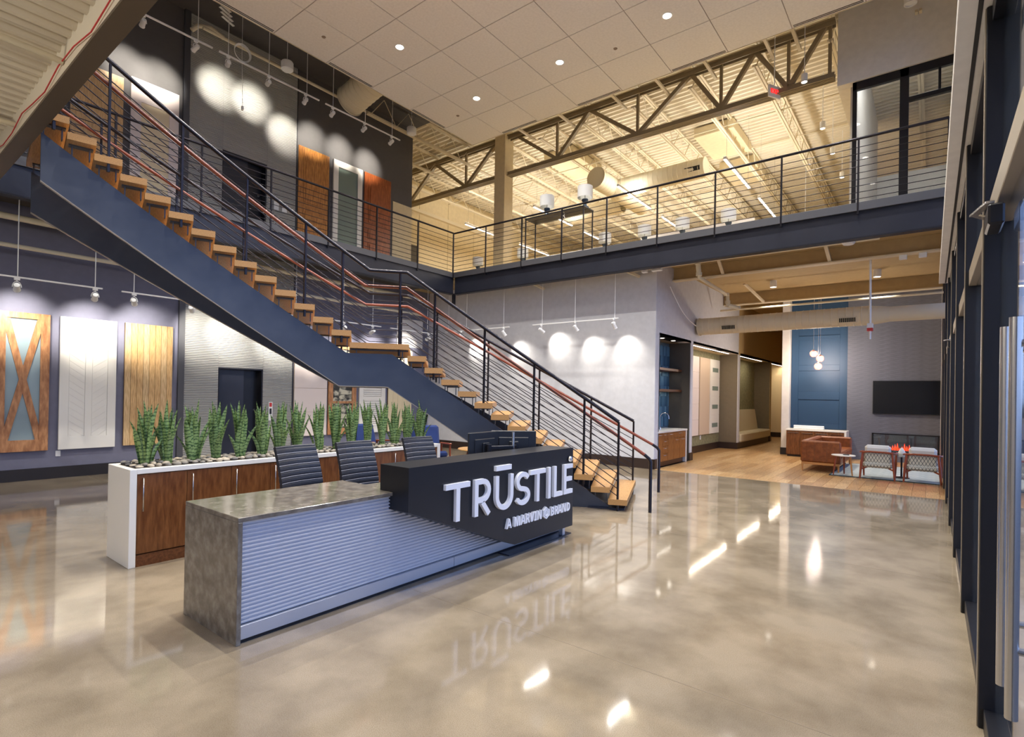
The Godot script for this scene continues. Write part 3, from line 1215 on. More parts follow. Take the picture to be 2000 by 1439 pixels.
	frame_parts(t, "frame_rail", 0.83, h, 0.13, 0.14, 0.16, -7.87, y0, XW + 0.012, 0.045, M.knotty_oak)
	for i in 2:
		relief_part(t, "frame_rail", rect(0.13, 0.16 + (i + 1) * 0.69 - 0.06, 0.70, 0.16 + (i + 1) * 0.69), -7.87, y0, XW + 0.012, 0.045, M.knotty_oak)
	for i in 3:
		relief_part(t, "pane", rect(0.13, 0.16 + i * 0.69, 0.70, 0.16 + (i + 1) * 0.69 - 0.06), -7.87, y0, XW + 0.015, 0.02, M.art_print)
	# louvred door
	t = hung("display_door", "white louvred door in slatted panels", g, -8.80, -9.66, y0, y0 + h, M.white_laminate, 0.02)
	frame_parts(t, "frame_rail", 0.86, h, 0.13, 0.13, 0.18, -8.80, y0, XW + 0.032, 0.025, M.white_laminate)
	for v in [[0.18, 0.86], [0.98, 1.22], [1.36, 1.62], [1.76, 2.2]]:
		relief_part(t, "frame_rail", rect(0.13, v[1], 0.73, v[1] + (0.12 if v[1] < 1 else 0.14)), -8.80, y0, XW + 0.032, 0.025, M.white_laminate)
		var vv = v[0] + 0.03
		while vv < v[1] - 0.02:
			st = mb()
			box(st, Vector3(XW + 0.042, y0 + vv, -9.23), Vector3(0.006, 0.05, 0.58), Basis(Vector3.BACK, 0.6))
			obj("slat", st, M.white_laminate, t)
			vv += 0.055
	# cream plank door at the end
	t = hung("display_door", "cream plank door at the corner beyond the louvred door", g, -9.76, -10.62, y0, y0 + h, M.groove, 0.03)
	for i in 5:
		relief_part(t, "board", rect(i * 0.172 + 0.003, 0, (i + 1) * 0.172 - 0.003, h), -9.76, y0, XW + 0.042, 0.014, M.cream_door)
	st = mb()
	bx(st, Vector3(XW + 0.01, 2.92, -11.04), Vector3(XW + 0.03, 3.74, -10.06), 0.004)  # thin plain white rectangle above the cream door
	tag(obj("white_rectangle", st, M.white_paint, self), "plain white rectangle high on the slate wall above the cream door", "panel")
	# --- upper doors
	y0 = 5.15
	h = 2.35
	t = hung("display_door", "tan door seen behind the upper flight of the stair", g2, -2.62, -3.40, y0, y0 + h - 0.1, M.blond, 0.03)
	frame_parts(t, "frame_rail", 0.78, h - 0.1, 0.13, 0.16, 0.2, -2.62, y0, XW + 0.042, 0.014, M.blond)
	t = hung("display_door", "pale pink upper door with a tall beige inset panel", g2, -3.52, -4.34, y0, y0 + h, M.pink_door, 0.03)
	frame_parts(t, "frame_rail", 0.82, h, 0.17, 0.42, 0.24, -3.52, y0, XW + 0.042, 0.016, M.pink_door)
	relief_part(t, "panel", rect(0.17, 0.24, 0.65, h - 0.42), -3.52, y0, XW + 0.042, 0.006, M.cream_door)
	# two arched panel doors
	for d in [[-6.95, -7.78, M.alder, "golden alder door with a raised arched panel"], [-8.85, -9.74, M.mahogany, "reddish mahogany door with raised arched panels"]]:
		w = d[0] - d[1]
		t = hung("display_door", d[3], g2, d[0], d[1], y0, y0 + h, d[2], 0.03)
		var z = d[0]
		relief_part(t, "panel_moulding", arch_poly(0.13, 1.02, w - 0.13, h - 0.12, 0.26), z, y0, XW + 0.042, 0.014, d[2])
		relief_part(t, "panel", arch_poly(0.18, 1.07, w - 0.18, h - 0.17, 0.22), z, y0, XW + 0.056, 0.012, d[2])
		relief_part(t, "panel_moulding", arch_poly(0.13, 0.58, w - 0.13, 0.92, 0.10), z, y0, XW + 0.042, 0.014, d[2])
		relief_part(t, "panel", arch_poly(0.18, 0.62, w - 0.18, 0.88, 0.08), z, y0, XW + 0.056, 0.012, d[2])
		relief_part(t, "panel_moulding", rect(0.13, 0.18, w - 0.13, 0.48), z, y0, XW + 0.042, 0.014, d[2])
		relief_part(t, "panel", rect(0.18, 0.23, w - 0.18, 0.43), z, y0, XW + 0.056, 0.012, d[2])
	t = thing_w("display_door", "white framed door with tall green frosted glass", "display door", Vector3(XW, y0, -8.33), g2)
	frame_parts(t, "frame_rail", 0.87, h, 0.14, 0.16, 0.24, -7.90, y0, XW + 0.012, 0.045, M.white_laminate)
	relief_part(t, "pane", rect(0.14, 0.24, 0.73, h - 0.16), -7.90, y0, XW + 0.015, 0.016, M.green_frost)
	# corner of the upper wall: pale return beyond the mahogany door
	st = mb()
	bx(st, Vector3(XW + 0.0, F2, -10.54), Vector3(XW + 0.012, 7.0, -9.84))
	solid("wall_return", st, M.beige_paint)

# ---------------------------------------------------------------- track lighting
func track_head(at, to, label, group, e, ang = 20.0):
	var t = thing("track_spotlight", label, "spotlight", at, 0.0, group)
	var st = mb()
	box(st, Vector3(0, -0.012, 0), Vector3(0.035, 0.05, 0.07), Basis(), 0.006)
	tube(st, [Vector3(0, -0.03, 0), Vector3(0, -0.06, 0)], 0.008, 8)
	obj("adapter", st, M.white_plastic, t)
	var d = (to - at - Vector3(0, -0.14, 0)).normalized()
	var c = Vector3(0, -0.14, 0)
	var side = d.cross(Vector3.UP).normalized()
	st = mb()
	var yk = []
	for i in 9:
		var a = PI * i / 8.0
		yk.append(c + side * 0.052 * cos(a) + Vector3.UP * 0.085 * sin(a))
	tube(st, yk, 0.006, 6)
	obj("yoke", st, M.white_plastic, t)
	var z = -d
	var b = Basis(side, d, side.cross(d))
	st = mb()
	lathe(st, [Vector2(0.0, -0.075), Vector2(0.034, -0.072), Vector2(0.04, -0.06), Vector2(0.042, 0.07), Vector2(0.047, 0.075), Vector2(0.047, 0.09), Vector2(0.04, 0.09), Vector2(0.038, 0.07)], c, 18, b)
	obj("can", st, M.white_plastic, t)
	st = mb()
	lathe(st, [Vector2(0.038, 0.07), Vector2(0.0, 0.07)], c, 18, b)
	obj("light_lens", st, M.lit_lens, t)
	spot(at + c + d * 0.1, at + c + d * 2.0, e, ang, 1.0, WARM, 0.03, t)
	return t

func track(a, b, poles, top, label, group):
	var t = thing_w("light_track", label, "light track", a, group)
	var st = mb()
	bar(st, a, b, 0.034, 0.022)
	obj("bar", st, M.white_plastic, t)
	for f in poles:
		var p = a.lerp(b, f)
		st = mb()
		tube(st, [p, Vector3(p.x, top, p.z)], 0.007, 6)
		obj("stem", st, M.white_plastic, t)

func tracks():
	var X = -10.9
	var gt = "white light tracks"
	var runs = [[-3.2, -4.5, [0.12, 0.8], "white light track over the pale pink upper door"], [-4.62, -6.77, [0.08, 0.46, 0.86], "white light track in front of the upper ribbed metal wall"], [-6.93, -9.1, [0.09, 0.5, 0.88], "white light track over the arched upper doors"]]
	for r in runs:
		track(Vector3(X, 8.12, r[0]), Vector3(X, 8.12, r[1]), r[2], RY, r[3], gt)
	var gh = "spotlights on the upper tracks"
	var heads = [[-3.354, 7.62, -3.45], [-4.207, 7.62, -4.0], [-4.792, 8.0, -5.09], [-5.606, 8.0, -5.8], [-6.44, 7.62, -6.6], [-7.119, 7.75, -7.3], [-7.996, 7.75, -8.1], [-8.828, 7.7, -8.95]]
	var hl = ["over the blond upper door", "over the pale pink upper door", "nearest the pole of the ribbed wall track", "in the middle of the ribbed wall track", "at the far end of the ribbed wall track", "over the golden arched door", "over the green glass door", "over the mahogany door"]
	for i in heads.size():
		var q = heads[i]
		track_head(Vector3(X, 8.11, q[0]), Vector3(XW, q[1], q[2]), "white track spotlight " + hl[i], gh, E_TRACK, 27.0)
	# lower tracks
	runs = [[-0.4, -2.85, [0.2, 0.57, 0.96], "white light track in front of the chevron and barn doors"], [-3.12, -4.4, [0.14, 0.86], "white light track in front of the blond plank door"], [-4.6, -6.5, [0.1, 0.9], "white light track in front of the lower ribbed metal wall"], [-7.2, -8.6, [0.22, 0.82], "white light track in front of the art glass door"], [-8.9, -10.5, [0.2, 0.8], "white light track in front of the louvred and cream doors"]]
	for r in runs:
		track(Vector3(X, 3.24, r[0]), Vector3(X, 3.24, r[1]), r[2], 4.62, r[3], gt)
	gh = "spotlights on the lower tracks"
	heads = [[-0.9, 2.6, -1.1], [-1.79, 2.65, -2.0], [-2.753, 2.6, -2.95], [-3.303, 2.65, -3.8], [-4.219, 2.7, -4.9], [-4.9, 2.75, -5.5], [-6.2, 2.7, -6.5], [-7.526, 2.65, -7.4], [-8.349, 2.65, -8.3], [-9.193, 2.65, -9.2], [-10.221, 2.8, -10.3]]
	hl = ["beyond the barn door", "over the braced barn door", "over the chevron door", "over the blond plank door", "beside the steel pilaster", "over the lower lift doorway", "past the lower lift doorway", "over the pale pink lower door", "over the art glass door", "over the louvred door", "over the cream door in the corner"]
	for i in heads.size():
		var q = heads[i]
		track_head(Vector3(X, 3.23, q[0]), Vector3(XW, q[1], q[2]), "white track spotlight " + hl[i], gh, E_TRACK * 1.2, 32.0)
	# tracks on the grey wall
	var Z = -10.88
	track(Vector3(-10.9, 3.34, Z), Vector3(-8.6, 3.34, Z), [0.05, 0.35, 0.92], 4.62, "white light track on the grey wall behind the stair", gt)
	track(Vector3(-7.85, 3.34, Z), Vector3(-5.5, 3.34, Z), [0.12, 0.52, 0.96], 4.62, "white light track on the grey wall nearest the corner", gt)
	heads = [[-10.3, 2.85, -10.05], [-8.78, 2.5, -8.45], [-7.59, 2.84, -7.33], [-6.61, 2.5, -6.25], [-5.61, 2.5, -5.42]]
	hl = ["seen through the stair rods", "just behind the stair handrail", "at the start of the corner track", "in the middle of the corner track", "nearest the corner of the grey wall"]
	for i in heads.size():
		var q = heads[i]
		track_head(Vector3(q[0], 3.33, Z), Vector3(q[2], q[1], GZ), "white spotlight on the grey wall " + hl[i], "spotlights on the grey wall tracks", E_TRACK * 0.3, 44.0)
	# upper showroom bits: pipe, speakers, cable coil, spiral duct
	var st = mb()
	tube(st, [Vector3(-11.6, 8.85, -4.6), Vector3(-11.6, 8.85, -12.2)], 0.035, 10)
	tag(obj("sprinkler_pipe", st, M.duct_paint, self), "long cream sprinkler pipe along the top of the dark showroom wall", "pipe")
	st = mb()
	tube(st, [Vector3(-11.75, 8.78, -4.45), Vector3(-11.7, 8.9, -4.55), Vector3(-11.6, 8.92, -4.75), Vector3(-11.6, 8.85, -5.0)], 0.045, 10)
	tag(obj("pipe_elbow", st, M.duct_paint, self), "pale curved pipe end near the upper ribbed wall", "pipe")
	for q in [[-6.058, "hanging in front of the upper ribbed wall"], [-9.571, "hanging at the end of the dark upper wall"]]:
		var t = thing("pendant_speaker", "white round pendant speaker " + q[1], "speaker", Vector3(-11.0, 8.48, q[0]), 0.0, "pendant speakers")
		st = mb()
		lathe(st, [Vector2(0.0, 0.0), Vector2(0.10, 0.0), Vector2(0.125, 0.02), Vector2(0.125, 0.17), Vector2(0.11, 0.19), Vector2(0.0, 0.19)], Vector3.ZERO, 24)
		obj("drum", st, M.white_plastic, t)
		st = mb()
		tube(st, [Vector3(0, 0.19, 0), Vector3(0, RY - 8.48, 0)], 0.006, 6)
		obj("stem", st, M.white_plastic, t)
	var coil = thing_w("cable_coil", "coil of white cable hanging over the light track", "cable", Vector3(-11.0, 8.3, -5.05))
	st = mb()
	for k in 4:
		var ring = []
		for i in 25:
			var a = TAU * i / 24.0
			ring.append(Vector3(-11.0 + 0.012 * k, 8.36 + (0.15 + 0.008 * k) * sin(a), -5.1 + (0.15 + 0.006 * k) * cos(a)))
		tube(st, ring, 0.006, 5, false)
	obj("loop", st, M.white_plastic, coil)
	st = mb()
	tube(st, [Vector3(-11.0, RY, -5.1), Vector3(-11.0, 8.36, -5.1), Vector3(-10.98, 7.3, -5.12)], 0.004, 5)
	obj("drop_wire", st, M.white_plastic, coil)
	st = mb()
	box(st, Vector3(-10.98, 7.26, -5.12), Vector3(0.04, 0.08, 0.04), Basis(), 0.006)
	obj("pull_knob", st, M.white_plastic, coil)
	# red tray above the wall edge
	st = mb()
	for i in 5:
		box(st, Vector3(-11.3 + i * 0.06, 9.05 + i * 0.04, -4.95 + i * 0.05), Vector3(0.05, 0.012, 0.3), Basis(Vector3.UP, 0.4))
	tag(obj("cable_ladder", st, M.white_plastic, self), "short white cable ladder with red wires under the roof by the ribbed wall", "cable tray")
	# short spiral duct
	var du = thing_w("spiral_duct", "fat cream round duct with an open end by the dark upper wall", "duct", Vector3(-11.2, 8.6, -7.5))
	var a0 = Vector3(-11.15, 8.62, -7.75)
	var a1 = Vector3(-9.3, 9.0, -7.75)
	spiral(du, a0, a1, 0.34)

func spiral(t, a, b, r):
	var d = (b - a).normalized()
	var u = d.cross(Vector3.UP).normalized()
	var basis = Basis(u, d, u.cross(d))
	var n = int(a.distance_to(b) / 0.14)
	var prof = []
	for i in n:
		var l0 = a.distance_to(b) * i / n
		var l1 = a.distance_to(b) * (i + 1) / n
		prof += [Vector2(r, l0), Vector2(r, l1 - 0.02), Vector2(r + 0.007, l1 - 0.01)]
	prof.append(Vector2(r, a.distance_to(b)))
	var st = mb()
	lathe(st, prof, a, 32, basis)
	obj("tube", st, M.duct_paint, t)
	st = mb()
	lathe(st, [Vector2(r - 0.02, 0.0), Vector2(r + 0.015, -0.012), Vector2(r + 0.02, 0.0), Vector2(r + 0.015, 0.02)], a, 32, basis)
	obj("end_ring", st, M.duct_paint, t)
	return st

# ---------------------------------------------------------------- reception desk
func desk():
	var t = thing_w("reception_desk", "long reception desk with stone counter, ribbed metal front and black lettered panel", "desk", Vector3(-3.8, 0, -3.4))
	var xf = -3.39
	var xb = -4.18
	var z0 = -1.605
	var zc = -2.90
	var ht = 0.80
	# stone: top slab, waterfall end, front edge strips
	var st = mb()
	bx(st, Vector3(xb, ht - 0.03, zc), Vector3(xf, ht, z0), 0.003)
	obj("counter", st, M.stone, t)
	st = mb()
	bx(st, Vector3(xb, 0, z0 - 0.03), Vector3(xf, ht - 0.03, z0), 0.003)
	obj("end_panel", st, M.stone, t)
	st = mb()
	bx(st, Vector3(xb + 0.42, 0.0, -5.45), Vector3(xf - 0.06, ht - 0.03, z0 - 0.03))
	obj("body", st, M.dark_steel, t)
	# work top behind the lettered panel
	st = mb()
	bx(st, Vector3(xb, 0.70, -5.45), Vector3(-3.5, 0.73, zc))
	obj("work_top", st, M.stone, t)
	# ribbed front
	st = mb()
	ribbed(st, Vector3(xf - 0.045, 0.115, z0 - 0.03), Vector3(0, 0, -3.75), Vector3.UP, Vector3(1, 0, 0), 0.655, 0.026, 0.016, 0.6)
	obj("ribbed_front", st, M.lead_ribs, t)
	st = mb()
	bx(st, Vector3(xf - 0.05, 0.025, -3.56), Vector3(xf - 0.016, 0.112, z0 - 0.03), 0.002)
	obj("skirting", st, M.brushed, t)
	st = mb()
	bx(st, Vector3(xf - 0.05, 0.025, -5.40), Vector3(xf - 0.016, 0.112, -3.565), 0.002)
	obj("skirting", st, M.brushed, t)
	st = mb()
	bx(st, Vector3(xf - 0.10, 0.0, -5.45), Vector3(xf - 0.03, 0.025, z0 - 0.03))
	obj("toe_kick", st, M.black_panel, t)
	st = mb()
	bx(st, Vector3(xf - 0.06, 0.0, -5.36), Vector3(xf + 0.12, 0.012, -4.2))
	obj("floor_plate", st, M.navy_steel, t)
	st = mb()
	bx(st, Vector3(xf + 0.06, 0.0, -5.24), Vector3(xf + 0.11, 0.14, -5.19))
	obj("foot", st, M.brushed, t)
	# black panel: front outline runs down in a slope to a point near the floor
	var X = -3.20
	st = mb()
	var z1 = -2.82
	prism(st, [Vector2(0, 0.662), Vector2(1.375, 0.128), Vector2(2.45, 0.124), Vector2(2.44, 1.008), Vector2(0, 1.012)], Vector3(-3.545, 0, z1), UZ, Vector3.UP, Vector3(0.345, 0, 0))
	var pan = obj("sign_panel", st, M.black_panel, t)
	# raised lettering
	letters(pan, X)
	st = mb()
	lathe(st, [Vector2(0.0, 0.03), Vector2(0.014, 0.034), Vector2(0.028, 0.03), Vector2(0.033, 0.012), Vector2(0.02, 0.0)], Vector3(X, 0.885, -5.18), 20, Basis(Vector3.BACK, -PI / 2))
	obj("round_badge", st, M.stainless, pan)

func letters(pan, X):
	# u runs towards -z along the panel, v is height
	var U = UZ
	var V = Vector3.UP
	var O = Vector3(X, 0, -3.20)
	var D = Vector3(0.032, 0, 0)
	var b = 0.508   # base line
	var tp = 0.836  # cap line
	var w = 0.047
	var h = tp - b
	var L = []
	# T
	L.append([[Vector2(0.0, tp - w / 2), Vector2(0.30, tp - w / 2)], [Vector2(0.15, tp - w), Vector2(0.15, b)]])
	# R
	var r = [Vector2(0.386 + w / 2, tp - w / 2), Vector2(0.47, tp - w / 2)]
	r += arc(Vector2(0.475, tp - w / 2 - 0.083), 0.083, 90, -90, 12)
	r += [Vector2(0.386 + w / 2, tp - w / 2 - 0.166)]
	L.append([[Vector2(0.386, tp), Vector2(0.386, b)], r, [Vector2(0.47, tp - w - 0.166), Vector2(0.562, b)]])
	# U with its bar above
	var uu = [Vector2(0.676, tp)]
	uu += arc(Vector2(0.786, b + 0.11 + w / 2), 0.11, 180, 360, 16)
	uu += [Vector2(0.896, tp)]
	L.append([uu])
	L.append([[Vector2(0.655, 0.907), Vector2(0.885, 0.907)]])
	# S
	var s = arc(Vector2(1.08, tp - w / 2 - 0.072), 0.088, 25, 270, 18, 0.072)
	s += arc(Vector2(1.08, b + w / 2 + 0.068), 0.094, 90, -155, 18, 0.068)
	L.append([s])
	# T
	L.append([[Vector2(1.20, tp - w / 2), Vector2(1.47, tp - w / 2)], [Vector2(1.335, tp - w), Vector2(1.335, b)]])
	# I
	L.append([[Vector2(1.545, tp), Vector2(1.545, b)]])
	# L
	L.append([[Vector2(1.655, tp), Vector2(1.655, b)], [Vector2(1.655 + w / 2, b + w / 2), Vector2(1.80, b + w / 2)]])
	# E
	L.append([[Vector2(1.853, tp), Vector2(1.853, b)], [Vector2(1.853 + w / 2, tp - w / 2), Vector2(2.01, tp - w / 2)], [Vector2(1.853 + w / 2, (b + tp) / 2), Vector2(1.995, (b + tp) / 2)], [Vector2(1.853 + w / 2, b + w / 2), Vector2(2.01, b + w / 2)]])
	for l in L:
		var st = mb()
		for p in l:
			stroke(st, p, w, O, U, V, D, Geometry2D.JOIN_ROUND)
		obj("letter", st, M.letter_white, pan)
	# small line below: words and a hexagon mark between them
	var f = SystemFont.new()
	f.font_names = PackedStringArray(["Droid Sans"])
	f.font_weight = 700
	for q in [["A MARVIN", 4.03, 4.615], ["BRAND", 4.79, 5.17]]:
		var tm = TextMesh.new()
		tm.text = q[0]
		tm.font = f
		tm.font_size = 32
		tm.pixel_size = 0.004
		tm.depth = 0.03
		tm.curve_step = 2.0
		tm.horizontal_alignment = HORIZONTAL_ALIGNMENT_LEFT
		tm.vertical_alignment = VERTICAL_ALIGNMENT_BOTTOM
		var bb = tm.get_aabb()
		var sc = (q[2] - q[1]) / bb.size.x
		var sv = 0.092 / bb.size.y
		var bs = Basis(Vector3(0, 0, -1) * sc, Vector3.UP * sv, Vector3(1, 0, 0))
		var o = MeshInstance3D.new()
		o.name = "small_lettering"
		o.mesh = tm
		o.material_override = M.letter_white
		pan.add_child(o, true)
		o.transform = Transform3D(bs, Vector3(X + 0.012, 0.314, -q[1]) * Vector3(1, 1, 1))
		o.position = Vector3(X + 0.012, 0.314 - bb.position.y * sv, -q[1] + bb.position.x * sc)
	var st = mb()
	var hx = func(c, rr, a0 = 90.0):
		var o = []
		for i in 6:
			var a = deg_to_rad(a0 + 60.0 * i)
			o.append(Vector2(c.x + rr * cos(a), c.y + rr * sin(a)))
		return o
	var c = Vector2(4.70, 0.362)
	var o2 = Vector3(X, 0, 0)
	prism(st, hx.call(c, 0.066), o2, U, V, Vector3(0.018, 0, 0))
	obj("hexagon_mark", st, M.letter_side, pan)
	st = mb()
	for rr in [0.058, 0.034]:
		var ring = hx.call(c, rr)
		ring.append(ring[0])
		ring.append(ring[1])
		stroke(st, ring.slice(0, 6), 0.012, o2, U, V, Vector3(0.03, 0, 0))
	obj("hexagon_lines", st, M.letter_white, pan)

# ---------------------------------------------------------------- planter, plants, pebbles
func leaf_mesh(l, w, bend, fold, twist):
	var st = mb()
	var n = 9
	var rows = []
	for i in n + 1:
		var f = float(i) / n
		var ww = w * (0.42 + 0.58 * sin(PI * pow(clampf(f * 0.92 + 0.04, 0, 1), 0.8))) * (1.0 if f < 0.72 else sqrt(max(0.0, (1.0 - f) / 0.28)))
		if i == n:
			ww = 0.0008
		var c = Vector3(bend * f * f, l * f, 0)
		var a = twist * f
		var sx = Vector3(0, 0, 1).rotated(Vector3.UP, a)
		var nn = sx.cross(Vector3.UP)
		var row = []
		for k in 5:
			var q = (k - 2) / 2.0
			row.append(c + sx * q * ww / 2 + nn * (fold * ww * (q * q)) )
		rows.append([row, nn])
	for i in n:
		for k in 4:
			var A = rows[i][0]
			var B = rows[i + 1][0]
			var off = rows[i][1] * -0.004
			quad(st, A[k], A[k + 1], B[k + 1], B[k])
			quad(st, A[k + 1] + off, A[k] + off, B[k] + off, B[k + 1] + off)
	st.generate_normals()
	return st.commit()

func planter():
	var x0 = -6.15
	var x1 = -5.565
	var za = -1.683
	var zb = -5.49
	var ht = 0.875
	var t = thing_w("planter_cabinet", "long walnut cabinet with white surround and plant trough on top", "planter", Vector3(-5.86, 0, -3.5))
	var st = mb()
	bx(st, Vector3(x0, 0, za - 0.055), Vector3(x1, ht, za), 0.003)
	obj("end_panel", st, M.white_laminate, t)
	st = mb()
	bx(st, Vector3(x0, 0, zb), Vector3(x1, ht, zb + 0.055), 0.003)
	obj("end_panel", st, M.white_laminate, t)
	st = mb()
	bx(st, Vector3(x1 - 0.06, ht - 0.045, zb + 0.055), Vector3(x1, ht, za - 0.055), 0.003)
	bx(st, Vector3(x0, ht - 0.045, zb + 0.055), Vector3(x0 + 0.06, ht, za - 0.055), 0.003)
	obj("top_frame", st, M.white_laminate, t)
	st = mb()
	bx(st, Vector3(x0 + 0.02, 0.1, zb + 0.055), Vector3(x1 - 0.03, ht - 0.06, za - 0.055))
	obj("body", st, M.walnut, t)
	st = mb()
	bx(st, Vector3(x0 + 0.05, 0.0, zb + 0.055), Vector3(x1 - 0.012, 0.105, za - 0.055))
	obj("plinth", st, M.walnut_flat, t)
	st = mb()
	bx(st, Vector3(x0 + 0.055, ht - 0.07, zb + 0.05), Vector3(x1 - 0.055, ht - 0.004, za - 0.05))
	obj("soil", st, M.soil, t)
	var n = 9
	var zz = za - 0.058
	var dw = (za - zb - 0.116) / n
	for i in n:
		st = mb()
		bx(st, Vector3(x1 - 0.03, 0.115, zz - dw * (i + 1) + 0.0015), Vector3(x1 - 0.008, ht - 0.05, zz - dw * i - 0.0015), 0.002)
		var d = obj("door", st, M.walnut, t)
		st = mb()
		var hz = zz - dw * i - 0.045
		tube(st, [Vector3(x1 - 0.01, 0.5, hz), Vector3(x1 + 0.014, 0.5, hz), Vector3(x1 + 0.014, 0.79, hz), Vector3(x1 - 0.01, 0.79, hz)], 0.006, 6)
		obj("handle", st, M.stainless, d)
	# pebbles
	var rng = RandomNumberGenerator.new()
	rng.seed = 8
	var shapes = []
	for k in 5:
		st = mb()
		var sm = SphereMesh.new()
		sm.radial_segments = 9
		sm.rings = 5
		sm.radius = 0.5
		sm.height = 1.0
		var am = ArrayMesh.new()
		am.add_surface_from_arrays(Mesh.PRIMITIVE_TRIANGLES, sm.get_mesh_arrays())
		shapes.append(am)
		break
	var zs = [-1.90, -2.08, -2.312, -2.538, -2.769, -3.01, -3.243, -3.451, -3.712, -3.961, -4.203, -4.442, -4.668, -4.907, -5.135, -5.36]
	var rows = 47
	for i in rows * 6:
		var s = Vector3(rng.randf_range(0.05, 0.08), rng.randf_range(0.026, 0.044), rng.randf_range(0.044, 0.068))
		var p = Vector3(x0 + 0.095 + (i % 6) * 0.079 + rng.randf_range(-0.012, 0.012), ht - 0.006 + s.y * 0.48, za - 0.10 - (i / 6) * (za - zb - 0.2) / rows + rng.randf_range(-0.012, 0.012))
		var free = true
		for z in zs:
			if Vector2(p.x + 5.86, p.z - z).length() < 0.055:
				free = false
		if not free:
			continue
		var b = Basis(Vector3.UP, rng.randf() * TAU) * Basis(Vector3.RIGHT, rng.randf_range(-0.25, 0.25))
		var o = put("pebble", shapes[0], M["pebble%d" % (rng.randi() % 4)], self, Transform3D(b.scaled_local(s), p))
		tag(o, "smooth grey river pebble lying in the trough among the snake plants", "pebble", "pebbles in the plant trough")
	# snake plants
	var leaves = []
	for k in 7:
		leaves.append(leaf_mesh([0.62, 0.56, 0.5, 0.44, 0.36, 0.30, 0.6][k], [0.062, 0.066, 0.06, 0.058, 0.05, 0.046, 0.05][k], [0.02, 0.05, -0.01, 0.07, 0.08, 0.10, 0.03][k], 0.35, [0.5, -0.7, 0.9, 0.3, -0.5, 0.6, -0.3][k]))
	var place = ["nearest the white end panel of the trough", "second from the front end of the trough", "third from the front end of the trough", "fourth along the trough", "fifth along the trough", "sixth along the trough", "seventh along the trough", "eighth along the trough", "ninth along the trough", "tenth along the trough", "eleventh along the trough", "twelfth along the trough", "fourth from the far end of the trough", "third from the far end of the trough", "second from the far end of the trough", "at the far end of the trough"]
	for i in zs.size():
		rng.seed = 100 + i * 7
		var q = thing("snake_plant", "upright green banded snake plant " + place[i], "plant", Vector3(-5.86 + rng.randf_range(-0.02, 0.02), ht - 0.004, zs[i]), rng.randf() * TAU, "snake plants in the trough")
		for k in 13:
			var a = TAU * k / 13.0 + rng.randf_range(-0.3, 0.3)
			var out = 0.014 + 0.036 * (float(k % 5) / 4.0)
			var lean = 0.02 + 0.125 * (float(k % 5) / 4.0) * rng.randf_range(0.3, 1.1)
			var which = (k % 5) if k % 5 > 0 else (0 if k % 2 else 6)
			if k % 5 == 4:
				which = 4 + (k % 2)
			var b = Basis(Vector3.UP, -a) * Basis(Vector3.BACK, -lean) * Basis(Vector3.UP, rng.randf_range(-0.9, 0.9))
			var s = rng.randf_range(0.9, 1.06)
			put("leaf", leaves[which], M.leaf, q, Transform3D(b.scaled(Vector3(s, s, s)), Vector3(cos(a) * out, 0, sin(a) * out)))

